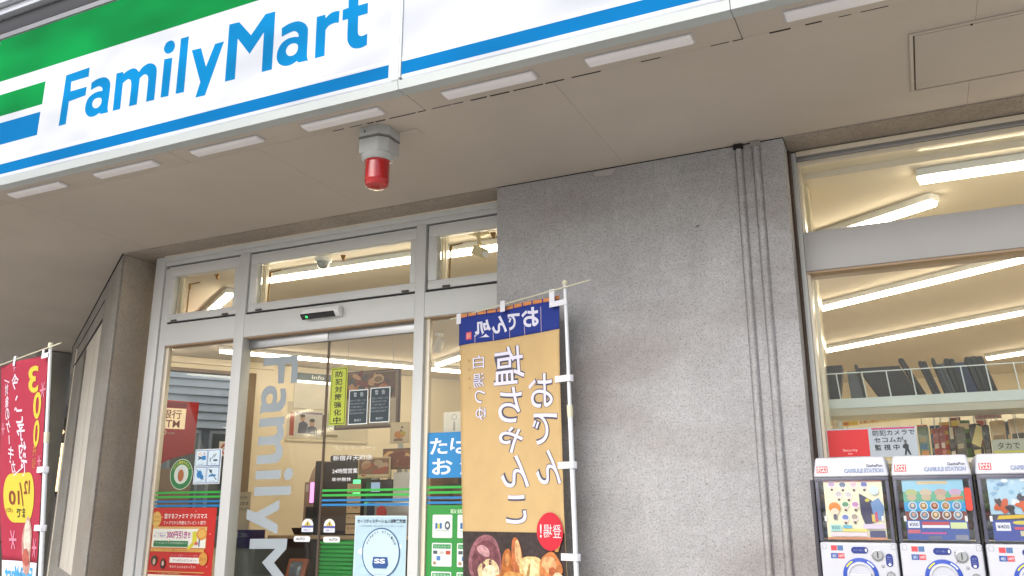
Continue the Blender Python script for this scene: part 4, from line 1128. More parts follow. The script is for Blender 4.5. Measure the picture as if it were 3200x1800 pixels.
for i in range(10):
    a = 0.105 + 0.072 * i
    shape(C1, [rect(a - 0.004, 2.468, a + 0.004, 2.494)], 0.003, NAVY, b1, 'hem_stitch')
for a in (0.19, 0.315, 0.435, 0.565, 0.695):
    shape(C1, [rect(a - 0.0025, 2.300, a + 0.0025, 2.350 if a > 0.2 else 2.45)], 0.003, ink('#a99ab4'), b1, 'heading_slit')
for ch, a, z_, s in (('お', 0.270, 2.398, 0.125), ('で', 0.400, 2.393, 0.108), ('ん', 0.515, 2.392, 0.118), ('処', 0.640, 2.380, 0.118)):
    text(C1, ch, a - s / 2, z_ - s * 0.46, a + s / 2, z_ + s * 0.46, 0.003, ink('#d6d7ea', 0.8), b1, 0.03, 'letter', sub=0.05)
shape(C1, [rect(0.72, 2.325, 0.765, 2.372)], 0.003, ink('#d2515c', 0.8), b1, 'seal_stamp')
text(C1, '味', 0.725, 2.330, 0.760, 2.367, 0.005, ink('#e9b9b4'), b1, 0.0)
for ch, a, z_, wa, hb in (('塩', 0.448, 2.137, 0.225, 0.225), ('ち', 0.447, 1.905, 0.165, 0.205), ('ゃ', 0.446, 1.705, 0.165, 0.150), ('ん', 0.420, 1.527, 0.205, 0.180), ('こ', 0.413, 1.318, 0.150, 0.155),
                        ('お', 0.208, 1.962, 0.205, 0.190), ('で', 0.182, 1.752, 0.205, 0.175), ('ん', 0.165, 1.541, 0.195, 0.185)):
    outlined(C1, ch, a, z_, wa, hb, b1)
for ch, a, z_, s in (('白', 0.672, 2.180, 0.080), ('湯', 0.672, 2.068, 0.085), ('つ', 0.664, 1.968, 0.078), ('ゆ', 0.660, 1.868, 0.080)):
    outlined(C1, ch, a, z_, s, s, b1, bold=0.004, ex=0.025)
for i, ch in enumerate('ぱいたん'):
    text(C1, ch, 0.733, 2.185 - i * 0.055, 0.751, 2.203 - i * 0.055, 0.003, ink('#7d5a3a'), b1, 0.0, sub=0.05)
# printed stew photograph at the foot of the banner
FD = lambda h: photo(h)
shape(C1, [rect(0.056, 0.75, 0.824, 1.196)], 0.003, FD('#3a302f'), b1, 'stew_photo', sub=0.06)
def blob(ca, cb, ra, rb, rot, n=26, j=0.10, seed=1):
    r = random.Random(seed)
    ph = [r.uniform(0, 6.28) for _ in range(3)]
    out = []
    for i in range(n):
        t_ = 2 * pi * i / n
        k = 1 + j * (sin(3 * t_ + ph[0]) * 0.6 + sin(5 * t_ + ph[1]) * 0.4)
        x, y = ra * k * cos(t_), rb * k * sin(t_)
        out.append((ca + x * cos(rot) - y * sin(rot), cb + x * sin(rot) + y * cos(rot)))
    return out
food = [(0.44, 0.86, 0.36, 0.20, 0, '#6b3a34', 0.02), (0.43, 0.85, 0.34, 0.18, 0, '#a86a3e', 0.03),
        (0.66, 1.035, 0.125, 0.145, 0.25, '#8a5a62', 0.02), (0.655, 1.025, 0.108, 0.125, 0.25, '#6b3f46', 0.02), (0.635, 0.975, 0.088, 0.072, 0.1, '#c9b58a', 0.04), (0.625, 0.965, 0.066, 0.050, 0.1, '#dcd0ae', 0.05),
        (0.675, 1.09, 0.05, 0.028, 0.4, '#b58a8e', 0.05),
        (0.405, 1.05, 0.040, 0.120, -0.12, '#b0663c', 0.04), (0.398, 1.085, 0.022, 0.070, -0.12, '#d8a878', 0.05), (0.485, 1.02, 0.045, 0.085, 0.1, '#a8622f', 0.10), (0.480, 1.05, 0.018, 0.035, 0.1, '#c98a52', 0.1),
        (0.30, 1.00, 0.090, 0.075, 0.2, '#cfb27a', 0.07), (0.31, 1.012, 0.060, 0.045, 0.3, '#e0cc98', 0.08), (0.325, 0.99, 0.010, 0.045, 0.2, '#9c7a48', 0.1),
        (0.165, 1.02, 0.085, 0.075, 0.0, '#bb7442', 0.09), (0.175, 1.035, 0.055, 0.042, 0.2, '#d9a070', 0.10), (0.15, 1.00, 0.030, 0.022, 0.0, '#a85a34', 0.1),
        (0.42, 0.93, 0.10, 0.06, 0.1, '#c58a4c', 0.08), (0.26, 0.90, 0.11, 0.07, -0.1, '#d0a468', 0.08), (0.54, 0.90, 0.08, 0.07, 0.0, '#b87a44', 0.08), (0.11, 0.93, 0.05, 0.07, 0.0, '#d9c3a4', 0.06)]
for i, (ca, cb, ra, rb, ro, h, j) in enumerate(food):
    pts = [(min(0.822, max(0.058, p[0])), min(1.192, max(0.752, p[1]))) for p in blob(ca, cb, ra, rb, ro, j=j, seed=i + 3)]
    shape(C1, [pts], 0.0036 + i * 0.0004, FD(h), b1, 'stew_photo', sub=0.06)
shape(C1, [[(0.10, 1.10), (0.06, 1.185), (0.075, 1.188), (0.13, 1.10)]], 0.0125, FD('#b98a4e'), b1, 'stew_photo', sub=0.06)
shape(C1, [oval(0.160, 1.203, 0.103, 0.099, 40)], 0.0132, ink('#c4283a', 0.8), b1, 'red_oval', sub=0.05)
for ch, a, s in (('登', 0.105, 0.068), ('場', 0.178, 0.068)):
    text(C1, ch, a - s / 2, 1.205 - s * 0.5, a + s / 2, 1.205 + s * 0.5, 0.0145, ink('#ecd6da', 0.8), b1, 0.0, 'letter', sub=0.05)
text(C1, '!', 0.226, 1.170, 0.238, 1.240, 0.0145, ink('#ecd6da', 0.8), b1, 0.02, 'letter', sub=0.05)

# red banner further left, leaning, its cloth turned by the wind
C2 = Cloth((-5.035, -0.90, 0), 74, lambda b: 0.099 - 0.233 * (2.316 - b), lambda b: 1.0 - 0.36 * max(0.0, min(1.0, (2.33 - b) / 1.33)) ** 1.1,
           lambda a, b: 0.012 * sin(6 * a + 2 * b) + 0.006 * sin(11 * a + 4 * b))
b2 = thing('banner_flag', 'red vertical cake-offer banner leaning on a white pole, left of the entrance', 'banner', (-4.6, -1.0, 0))
flag_pole(b2, C2, -0.49, 0.057, 2.369, 1.76, (-0.15, 2.355), (0.98, 2.325), (1.563, 1.216), ((0.595, 2.345),))
Qc = Plane(C2.p0 + C2.d * 0.05 + Vector((0, 0, 2.30)), C2.d, (0, 0, 1), C2.n)
MB().pbox(Qc, -0.016, 0.09, -0.014, 0.018, 0.0135, 0.0165).pbox(Qc, 0.055, 0.09, 0.0181, 0.05, 0.0135, 0.0165).build('corner_tab', TAB, b2, bevel=0.001)
REDC = mat("red_banner_cloth", '#a32740', 0.85, var=0.06, vscale=8, bump=0.06, bscale=300)
C2.sheet(0.0, 0.83, 1.015, 2.32, 26, 36).build('cloth', REDC, b2, smooth=True)
C2.sheet(0.0, 0.83, 0.62, 1.0145, 20, 10).build('foot_cloth', mat("white_banner_cloth", '#d9dbe6', 0.85, var=0.03), b2, smooth=True)
YL = ink('#cdb83c', 0.8)
PK = ink('#e2cbd8', 0.8)
for ch, a, z_, wa, hb in (('3', 0.232, 2.168, 0.145, 0.185), ('0', 0.158, 1.985, 0.155, 0.180), ('0', 0.145, 1.800, 0.135, 0.175)):
    text(C2, ch, a - wa / 2, z_ - hb / 2, a + wa / 2, z_ + hb / 2, 0.003, YL, b2, 0.02, 'letter', sub=0.05)
for i, ch in enumerate('円引'):
    text(C2, ch, 0.13, 1.655 - i * 0.075, 0.20, 1.715 - i * 0.075, 0.003, ink('#c08a3a', 0.8), b2, 0.0, 'letter', sub=0.05)
for i, ch in enumerate('今、ご予約で'):
    a = 0.49 - 0.020 * i
    s = 0.115 if ch != '、' else 0.04
    zc = 2.175 - i * 0.118
    text(C2, ch, a - s / 2, zc - s / 2, a + s / 2, zc + s / 2, 0.003, PK, b2, 0.02, 'letter', sub=0.05)
for i, ch in enumerate('対象のケーキが'):
    a = 0.665 - 0.016 * i
    s = 0.085
    zc = 2.135 - i * 0.089
    if ch == 'ー':
        text(C2, 'l', a - 0.006, zc - 0.03, a + 0.006, zc + 0.03, 0.003, PK, b2, 0.0, 'letter', sub=0.05)
    else:
        text(C2, ch, a - s / 2, zc - s / 2, a + s / 2, zc + s / 2, 0.003, PK, b2, 0.015, 'letter', sub=0.05)
shape(C2, [[(0.60, 2.185), (0.73, 2.215), (0.73, 2.206), (0.60, 2.176)]], 0.003, PK, b2, 'stroke')
shape(C2, [[(0.40, 1.600), (0.56, 1.545), (0.56, 1.536), (0.40, 1.591)]], 0.003, PK, b2, 'stroke')
shape(C2, [rrect(0.13, 1.245, 0.735, 1.555, 0.15, 8)], 0.003, YL, b2, 'yellow_disc', sub=0.05)
BR = ink('#7a3a22', 0.8)
text(C2, '12', 0.235, 1.42, 0.385, 1.505, 0.005, BR, b2, 0.03, 'letter', sub=0.05)
text(C2, '/', 0.385, 1.345, 0.475, 1.495, 0.005, BR, b2, 0.0, 'letter', sub=0.05)
text(C2, '10', 0.475, 1.355, 0.645, 1.445, 0.005, BR, b2, 0.03, 'letter', sub=0.05)
text(C2, '(日)', 0.60, 1.305, 0.70, 1.335, 0.005, BR, b2, 0.0, 'letter', sub=0.05)
text(C2, 'まで', 0.335, 1.275, 0.535, 1.335, 0.005, ink('#3a3a22', 0.8), b2, 0.02, 'letter', sub=0.05)
for a, z_, r in ((0.50, 2.275, 0.03), (0.06, 2.08, 0.06), (0.73, 1.86, 0.05), (0.62, 1.14, 0.065), (0.08, 1.10, 0.06), (0.05, 1.62, 0.04)):
    for k in range(3):
        an = pi * k / 3
        shape(C2, [[(a + r * cos(an + e) * q, z_ + r * sin(an + e) * q) for e, q in ((-0.12, 1), (0.12, 1), (pi - 0.12, 1), (pi + 0.12, 1))]], 0.003 + k * 0.0003, ink('#cf7f96', 0.8), b2, 'snowflake')
shape(C2, [blob(0.27, 1.11, 0.125, 0.17, 0.1, j=0.12, seed=4)], 0.0042, photo('#b58a80', 0.4), b2, 'cake_photo', sub=0.06)
shape(C2, [blob(0.26, 1.16, 0.085, 0.10, 0.0, j=0.10, seed=9)], 0.0048, photo('#cdbfb0', 0.3), b2, 'cake_photo', sub=0.06)
shape(C2, [blob(0.28, 1.04, 0.09, 0.05, 0.1, j=0.15, seed=12)], 0.0054, photo('#a8564a', 0.4), b2, 'cake_photo', sub=0.06)
shape(C2, [rect(0.001, 0.85, 0.829, 1.012)], 0.002, mat("white_banner_cloth", '#d9dbe6', 0.85), b2, 'foot_print', sub=0.06)
text(C2, 'FamilyMart', 0.10, 0.86, 0.78, 0.985, 0.004, ink('#3f9bd0', 0.8), b2, 0.03, 'letter', sub=0.05)

# ============================================================ capsule machines
BODY = mat("white_machine_plastic", '#bbbec7', 0.35, var=0.02)
GREYT = mat("grey_machine_inside", '#5c6470', 0.5)
NAVYP = '#23337e'
def capsule_machine(x, k):
    lab = ('white capsule toy machine with a cream poster, next to the roughcast wall', 'white capsule toy machine with a blue poster of round badges, between two others', 'white capsule toy machine with an orange and sky-blue poster')[k]
    t = thing('capsule_machine', lab, 'capsule machine', (x + 0.155, -0.3, 0), 'capsule machines in front of the shop window')
    y = -0.50
    P = yplane(y)
    MB().add([(a, b, c) for a, b, c in ((x + 0.012, y + 0.018, 1.535), (x + 0.298, y + 0.018, 1.535), (x + 0.298, -0.09, 1.535), (x + 0.012, -0.09, 1.535), (x, y, 1.449), (x + 0.31, y, 1.449), (x + 0.31, -0.08, 1.449), (x, -0.08, 1.449))],
             [(0, 1, 2, 3), (7, 6, 5, 4), (0, 4, 5, 1), (1, 5, 6, 2), (2, 6, 7, 3), (3, 7, 4, 0)]).build('header', BODY, t, bevel=0.012, seg=3)
    HP = Plane((x, y - 0.0005, 1.449), (1, 0, 0), Vector((0, 0.018, 0.086)).normalized(), Vector((0, -0.086, 0.018)).normalized())
    lg = MB().pbox(HP, 0.016, 0.062, 0.020, 0.049, 0.0, 0.0015).build('maker_badge', ink('#cf2f38'), t)
    text(HP, 'BAN', 0.020, 0.0355, 0.058, 0.0465, 0.002, ink('#f4dedd'), lg, 0.015)
    text(HP, 'DAI', 0.020, 0.0225, 0.058, 0.0335, 0.002, ink('#f4dedd'), lg, 0.015)
    text(HP, 'CAPSULE STATION', 0.131, 0.018, 0.290, 0.036, 0.0008, ink('#27427a'), t, 0.05, 'lettering')
    text(HP, 'CAPSULE STATION', 0.1325, 0.0195, 0.2885, 0.0345, 0.0013, ink('#9fb0cf'), t, 0.0, 'lettering')
    text(HP, 'GashaPon', 0.222, 0.042, 0.288, 0.055, 0.001, ink('#33425f'), t, 0.02, 'lettering')
    # see-through display box
    MB().box(x + 0.006, x + 0.304, -0.13, -0.12, 1.180, 1.446).build('back_panel', GREYT, t)
    for xa in (x + 0.004, x + 0.292):
        MB().box(xa, xa + 0.014, y + 0.012, y + 0.030, 1.178, 1.4475).build('box_post', mat("navy_edge", '#4d4d66', 0.3), t, bevel=0.003)
    MB().box(x + 0.004, x + 0.306, y + 0.006, y + 0.034, 1.4335, 1.4475).build('box_top', mat("navy_edge", '#4d4d66', 0.3), t, bevel=0.003)
    MB().box(x + 0.003, x + 0.307, y + 0.001, y + 0.005, 1.176, 1.4485).build('front_cover', CLEAR, t, bevel=0.001)
    MB().box(x + 0.0035, x + 0.0065, y + 0.0055, -0.131, 1.178, 1.447).build('side_cover', CLEAR, t)
    MB().box(x + 0.3035, x + 0.3065, y + 0.0055, -0.131, 1.178, 1.447).build('side_cover', CLEAR, t)
    r = random.Random(k + 20)
    for i in range(12):
        cx, cz = (x + (0.030 if i % 2 else 0.278), 1.21 + (i // 2) * 0.038)
        MB().lathe((cx, -0.40 + 0.03 * r.random(), cz), [(0.004, -0.020), (0.015, -0.015), (0.020, -0.002), (0.020, 0.002), (0.015, 0.015), (0.004, 0.020)], 12, (r.random() - 0.5, -1, r.random())).build('capsule', ink(r.choice(['#7a2f3a', '#4a6a3a', '#2f4a74', '#8a8f98', '#7a6a58'])), t, smooth=True)
    for xa in (x + 0.031, x + 0.262):
        MB().box(xa, xa + 0.010, y + 0.007, y + 0.012, 1.262, 1.284).build('clip', WHITE, t, bevel=0.001)
    Q = yplane(y + 0.016)
    pa0, pa1, pb0, pb1 = x + 0.038, x + 0.277 - 0.006 * k, 1.186, 1.434
    po = MB().pbox(Q, pa0, pa1, pb0, pb1, 0.0, 0.001).build('poster', ink(('#eee9c9', '#3fa6d0', '#a9cde2')[k]), t)
    w = [0.0014]
    def pr(loop, h, nm='printed_shape'):
        w[0] += 0.00015
        shape(Q, [loop], w[0], ink(h), po, nm)
    W, H = pa1 - pa0, pb1 - pb0
    R = lambda a, b, c, d: rect(pa0 + W * a, pb0 + H * b, pa0 + W * c, pb0 + H * d)
    E = lambda a, b, c, d: oval(pa0 + W * a, pb0 + H * b, W * c, H * d, 20)
    if k == 0:
        pr(R(0, 0.975, 1, 1), '#d98a8a')
        for a, b, h in ((.14, .93, '#b494bc'), (.33, .92, '#5f6f8c'), (.52, .92, '#d8bcc4'), (.70, .92, '#6f78b4'), (.25, .76, '#c3bcc0'), (.42, .75, '#c9c4c8'), (.35, .58, '#5f9a72'), (.52, .58, '#c08abc'), (.33, .36, '#6a82c4'), (.49, .37, '#a89a8c')):
            pr(E(a, b, .065, .065), '#f3eef0'); pr(E(a, b + .012, .055, .045), h); pr(E(a, b - .055, .03, .035), '#e9d8cc'); pr(E(a, b - .085, .022, .02), '#4a4450')
        pr(E(.16, .54, .10, .09), '#e08a3a'); pr(E(.16, .47, .07, .06), '#efd9c4'); pr(E(.16, .38, .035, .05), '#5a6070')
        pr([(pa0 + W * a, pb0 + H * b) for a, b in ((.60, .78), (.70, .72), (.80, .66), (.84, .5), (.80, .28), (.66, .24), (.60, .45))], '#2c2f56')
        pr([(pa0 + W * a, pb0 + H * b) for a, b in ((.78, .62), (.92, .70), (1.0, .55), (.96, .32), (.82, .34))], '#6a8fbf')
        pr(E(.73, .66, .04, .03), '#c3b84a'); pr(E(.86, .83, .08, .08), '#cfe0ea'); pr(R(.84, .30, .88, .46), '#c94a6a'); pr(R(.78, .3, .83, .42), '#e0c05a')
        pr(R(.06, .14, .25, .25), '#a8dcd6'); text(Q, '¥300', pa0 + W * .08, pb0 + H * .165, pa0 + W * .23, pb0 + H * .225, w[0] + 0.0003, ink('#2f7f86'), po, 0.02)
        pr(R(.28, .19, .43, .24), '#5ab0d0'); pr(R(.28, .13, .68, .18), '#dcd77a'); pr(R(.06, .05, .68, .12), '#e3d3da'); pr(R(.62, .18, .98, .26), '#d8cbe4'); pr(R(.72, .02, .98, .15), '#39406e'); pr(R(0, 0, 1, .035), '#c9825a')
    elif k == 1:
        pr(R(0, .78, 1, 1), '#8cc3dc'); pr(R(.25, .92, .75, .97), '#c9b48a'); pr(R(0, .62, 1, .80), '#59a88a')
        for i in range(4):
            pr(E(.14 + i * .24, .78, .10, .06), ('#a9b87a', '#c3b39a', '#b99a8a', '#c0a0c0')[i]); pr(E(.14 + i * .24, .70, .08, .05), '#b9a88c')
        pr([(pa0 + W * a, pb0 + H * b) for a, b in ((.68, .64), (.98, .68), (.98, .72), (.70, .69))], '#d0683a')
        pr(R(0, .46, 1, .63), '#2f9ad0'); pr(R(0, .33, 1, .47), '#7a3a34')
        for j, b in enumerate((.56, .41)):
            for i in range(5):
                pr(E(.14 + i * .18, b, .072, .072), '#cfe3ee'); pr(E(.14 + i * .18, b, .058, .058), r.choice(['#7a5a4a', '#5a6a7a', '#9a7a4a', '#6a7f9a', '#8a4a3a'])); pr(E(.14 + i * .18, b + .01, .028, .030), r.choice(['#d9c3a0', '#c99a7a', '#b0b8c0']))
        pr(R(0, 0, 1, .33), '#2c4f9a'); pr(R(.03, .2, .22, .31), '#dfe4ee')
        text(Q, '¥300', pa0 + W * .05, pb0 + H * .225, pa0 + W * .20, pb0 + H * .285, w[0] + 0.0003, ink('#2c3a6a'), po, 0.02)
        pr(R(.26, .25, .70, .30), '#b83a4a'); pr(R(.26, .2, .70, .245), '#e0e0e8'); pr(R(.72, .19, .98, .29), '#c9d6a0'); pr(R(.02, .11, .22, .17), '#c05a6a'); pr(R(.24, .10, .64, .13), '#b8458a'); pr(R(.34, .01, .56, .07), '#59607a'); pr(R(.78, .01, .98, .09), '#7a7f92')
    else:
        for i in range(26):
            pr(E(r.random() * .9 + .05, .62 + r.random() * .35, .02 + r.random() * .05, .01 + r.random() * .03), r.choice(['#dfeef6', '#8ab6d6', '#6a94bc', '#c3dcea']))
        for a, b, c, d, h in ((.2, .55, .12, .10, '#c2562f'), (.14, .62, .05, .06, '#3a3540'), (.55, .58, .13, .12, '#cf5a30'), (.50, .68, .07, .06, '#3a3a4a'), (.32, .50, .06, .08, '#2f2f3a'), (.8, .52, .12, .10, '#34405f'), (.60, .50, .05, .07, '#e9e6e0'), (.40, .62, .07, .04, '#d8dfe6')):
            pr(blob(pa0 + W * a, pb0 + H * b, W * c, H * d, 0.4, j=0.35, seed=int(a * 100)), h)
        pr(R(0, .33, 1, .42), '#3a3f56')
        pr([(pa0 + W * a, pb0 + H * b) for a, b in ((.08, .34), (.9, .38), (.95, .44), (.12, .40))], '#d6b32e')
        pr(R(0, 0, 1, .33), '#33479a'); pr(R(.05, .16, .28, .29), '#e2e6f0')
        text(Q, '¥400', pa0 + W * .07, pb0 + H * .195, pa0 + W * .26, pb0 + H * .255, w[0] + 0.0003, ink('#2c3a6a'), po, 0.02)
        pr(E(.45, .29, .13, .03), '#cfc24a'); pr(R(.34, .18, .75, .22), '#c94a5a'); pr(R(.42, .08, .9, .16), '#c9c39a')
    if k == 1:
        MB().prism(yplane(y), rrect(x + 0.272, 1.305, x + 0.296, 1.398, 0.011), 0.0003, 0.0015).build('red_sticker', ink('#d8402f'), t)
    # lower body
    MB().box(x + 0.003, x + 0.311, y, -0.08, 0.62, 1.174).build('body', BODY, t, bevel=0.010, seg=3)
    B0 = yplane(y - 0.0004)
    for a0, a1 in ((x + 0.011, x + 0.030), (x + 0.288, x + 0.309)):
        MB().flat(B0, [rect(a0, 1.146, a1, 1.168), rect(a0 + 0.0015, 1.1475, a1 - 0.0015, 1.1665)], 0.0002).build('latch_outline', ink('#8a8f9a'), t)
    for a0, a1, h in ((x + 0.047, x + 0.071, '#c8474f'), (x + 0.073, x + 0.096, '#4f6f9f')):
        shape(B0, [rect(a0, 1.140, a1, 1.161)], 0.0003, ink(h), t, 'price_sticker')
    for a0, a1, h in ((x + 0.044, x + 0.073, '#39599a'), (x + 0.0735, x + 0.099, '#c0444e')):
        shape(B0, [rect(a0, 1.107, a1, 1.129)], 0.0003, ink(h), t, 'price_sticker')
    text(B0, ('3', '3', '4')[k] + '個', x + 0.050, 1.111, x + 0.068, 1.125, 0.0008, ink('#c9d3e6'), t, 0.02)
    text(B0, '100円', x + 0.076, 1.112, x + 0.096, 1.124, 0.0008, ink('#e6c3c6'), t, 0.02)
    ov = MB().prism(B0, rrect(x + 0.128, 1.129, x + 0.196, 1.156, 0.0132, 6), 0.0, 0.0015).build('oval_label', ink(NAVYP), t)
    text(B0, 'コイン投入', x + 0.138, 1.138, x + 0.178, 1.147, 0.002, ink('#7f8fc0'), ov, 0.0)
    shape(B0, [oval(x + 0.187, 1.1425, 0.004, 0.007, 14)], 0.002, ink('#dfe3ea'), ov)
    co = MB().lathe((x + 0.232, y - 0.0005, 1.124), [(0.024, 0), (0.024, 0.004), (0.019, 0.006), (0.018, 0.004)], 28, (0, -1, 0)).build('coin_plate', mat("steel_disc", '#a9adb2', 0.35, metal=0.8), t, smooth='auto')
    MB().box(x + 0.2305, x + 0.234, y - 0.0075, y - 0.004, 1.112, 1.136).build('coin_slot', DARK, co)
    ov = MB().prism(B0, rrect(x + 0.262, 1.077, x + 0.290, 1.130, 0.0137, 6), 0.0, 0.0015).build('oval_label', ink(NAVYP), t)
    for i, ln in enumerate(('返却', 'ボタン', 'を押す')):
        text(B0, ln, x + 0.267, 1.112 - i * 0.010, x + 0.285, 1.119 - i * 0.010, 0.002, ink('#7f8fc0'), ov, 0.0)
    shape(B0, [oval(x + 0.276, 1.086, 0.006, 0.005, 14)], 0.002, ink('#dfe3ea'), ov)
    MB().lathe((x + 0.248, y - 0.0005, 1.080), [(0.007, 0), (0.007, 0.002), (0.0045, 0.003)], 16, (0, -1, 0)).build('return_button', mat("grey_button", '#9a9ea6', 0.4), t)
    MB().lathe((x + 0.276, y - 0.0005, 1.042), [(0.016, 0), (0.016, 0.006), (0.012, 0.010)], 20, (0, -1, 0)).build('lock', mat("steel_disc", '#a9adb2', 0.35, metal=0.8), t, smooth='auto')
    cx, cz = x + 0.158, 1.040
    di = MB().lathe((cx, y - 0.0005, cz), [(0.071, 0), (0.071, 0.003), (0.068, 0.004)], 48, (0, -1, 0)).build('dial_ring', ink('#2347a8'), t, smooth='auto')
    for s in (-1, 1):
        an = [radians(90 + s * q) for q in (28, 34, 40, 46, 52, 58)]
        lp = [(cx + 0.066 * cos(q), cz + 0.066 * sin(q)) for q in an] + [(cx + 0.060 * cos(q), cz + 0.060 * sin(q)) for q in reversed(an)]
        shape(yplane(y - 0.0005), [lp], 0.0045, ink('#d6d13c' if s > 0 else '#c9d3e6'), di, 'arrow')
    MB().lathe((cx, y - 0.004, cz), [(0.054, 0), (0.055, 0.004), (0.051, 0.010), (0.046, 0.011), (0.045, 0.006), (0.020, 0.005)], 44, (0, -1, 0)).build('dial', BODY, t, smooth='auto')
    MB().box(cx - 0.044, cx + 0.044, y - 0.034, y - 0.008, cz - 0.010, cz + 0.010).build('dial_handle', BODY, t, bevel=0.006)
    if k == 1:
        text(B0, 'お金', x + 0.205, 1.125, x + 0.235, 1.145, 0.0006, ink('#5f6470'), t, 0.0)
        text(B0, '入れ', x + 0.208, 1.095, x + 0.233, 1.115, 0.0006, ink('#5f6470'), t, 0.0)
    MB().box(x + 0.010, x + 0.300, -0.47, -0.09, 0.0, 0.618).build('stand', mat("grey_stand", '#70757c', 0.5), t, bevel=0.005)
for k, x in enumerate((-0.441, -0.1225, 0.199)):
    capsule_machine(x, k)
tag(MB().box(-0.462, -0.445, -0.46, -0.09, 0.0, 1.44).build('machine_side_panel', mat("black_side_panel", '#2a2833', 0.4), bevel=0.003), 'black panel closing the row of capsule machines against the wall', 'panel')
for i, x in enumerate((-0.1285, 0.1915)):
    tag(MB().box(x, x + 0.004, -0.45, -0.09, 0.0, 1.45).build('machine_divider', mat("black_side_panel", '#2a2833', 0.4)), ('black divider between the cream-poster and blue-poster machines', 'black divider between the blue-poster and orange-poster machines')[i], 'panel')

# ============================================================ shelf of folders behind the shop window
rk = thing('display_rack', 'pale grey-green steel rack with a wire guard, behind the lower pane', 'rack', (0.1, 0.6, 0))
MB().box(-0.452, 1.4, 0.45, 0.454, 1.853, 1.905).build('shelf_front', GREYST, rk)
MB().add([(x, y, z) for x in (-0.452, 1.4) for y, z in ((0.454, 1.852), (0.475, 1.815), (0.80, 1.815), (0.80, 1.83), (0.49, 1.83), (0.458, 1.862))],
         [(0, 1, 7, 6), (1, 2, 8, 7), (2, 3, 9, 8), (3, 4, 10, 9), (4, 5, 11, 10), (5, 0, 6, 11), (5, 4, 3, 2, 1, 0), (6, 7, 8, 9, 10, 11)]).build('shelf_lip', mat("shelf_underside", '#c3bfae', 0.5), rk)
MB().box(-0.45, 1.4, 0.46, 0.80, 1.893, 1.903).build('shelf_board', GREYST, rk)
u_ = MB().box(-0.474, -0.455, 0.44, 0.46, 0.0, 1.96).build('upright', GREYST, rk)
for i in range(9):
    z_ = 1.56 + i * 0.045
    MB().box(-0.469, -0.462, 0.4385, 0.4396, z_, z_ + 0.022).build('slot', DARK, u_)
MB().tube((-0.458, 0.455, 2.047), (1.4, 0.455, 2.040), 0.0032, n=8).build('guard_wire', METALW, rk)
for x in (-0.362, -0.228, -0.106, 0.018, 0.256, 0.373, 0.50):
    MB().tube((x, 0.455, 1.902), (x - 0.012, 0.455, 2.045), 0.0032, n=8).build('guard_wire', METALW, rk)
FOLD = [((-0.462, -0.376, -0.436, -0.342), 2.102, '#39434d', 'dark slate spiral notebook standing upright at the end of the shelf', 1),
        ((-0.310, -0.248, -0.322, -0.262), 2.060, '#9aa4ac', 'pale grey folder leaning beside the dark notebook', 0),
        ((-0.247, -0.232, -0.280, -0.262), 2.100, '#2c3a33', 'thin dark green folder behind the pale grey one', 0),
        ((-0.165, 0.040, -0.262, -0.050), 2.078, '#1d1c20', 'wide black spiral pad in the middle of the shelf', 1),
        ((0.043, 0.071, -0.052, -0.026), 2.116, '#26262c', 'black folder leaning steeply on the wide black pad', 0),
        ((0.104, 0.124, 0.046, 0.066), 2.094, '#37434c', 'slate folder standing alone past the wide black pad', 0),
        ((0.125, 0.140, 0.068, 0.084), 2.092, '#2b343a', 'darker folder pressed against the lone slate one', 0),
        ((0.162, 0.178, 0.112, 0.126), 2.106, '#3a444c', 'narrow slate folder just before the pale ones', 0),
        ((0.180, 0.198, 0.134, 0.152), 2.070, '#6f7d88', 'grey-blue folder, first of the pale pair', 0),
        ((0.199, 0.214, 0.154, 0.170), 2.074, '#8a959c', 'pale grey folder, second of the pale pair', 0),
        ((0.215, 0.238, 0.172, 0.196), 2.098, '#2a3136', 'near-black folder left of the blue one', 0),
        ((0.239, 0.262, 0.198, 0.220), 2.094, '#303a3c', 'near-black folder touching the blue one', 0),
        ((0.264, 0.318, 0.222, 0.270), 2.072, '#2f5590', 'blue folder among the black ones on the shelf', 0),
        ((0.320, 0.345, 0.272, 0.298), 2.098, '#33403f', 'grey-green folder right of the blue one', 0),
        ((0.346, 0.374, 0.300, 0.326), 2.100, '#3c4648', 'grey folder before the last on the shelf', 0),
        ((0.375, 0.408, 0.328, 0.356), 2.098, '#39403f', 'last dark grey folder, beside the lit end of a strip light', 0)]
for i, ((xa, xb, xc, xd), z_, h, lab, spi) in enumerate(FOLD):
    P = yplane(0.66)
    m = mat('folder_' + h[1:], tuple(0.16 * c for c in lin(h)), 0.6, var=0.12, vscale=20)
    q = [(xa, 1.9045), (xb, 1.9045), (xd, z_), (xc, z_)]
    y0 = 0.02 * (i % 3)
    if spi:
        t = thing('notebook', lab, 'notebook', (xa, 0.6, 1.9045))
        MB().prism(P, q, 0.0 + y0, 0.15).build('cover', m, t, bevel=0.003)
        n = int((xd - xc) / 0.016)
        for j in range(n):
            xx = xc + (j + 0.5) * (xd - xc) / n
            MB().torus((xx, 0.575, z_), (1, 0, 0), 0.008, 0.0026, 10, 6).build('spiral_ring', BLACK, t)
    else:
        t = thing('folder', lab, 'folder', (xa, 0.6, 1.9045))
        MB().prism(P, q, 0.0 + y0, 0.15).build('cover', m, t, bevel=0.002)
        MB().prism(P, [(xa + 0.004, 1.91), (xb - 0.004, 1.91), (xd - 0.004, z_ + 0.002), (xc + 0.004, z_ + 0.002)], 0.02 + y0, 0.146).build('sheets', mat("grey_sheets", '#4a4d50', 0.6), t)
t = thing('green_ball', 'small green rubber ball at the foot of the upright notebook', 'ball', (-0.455, 0.48, 1.906))
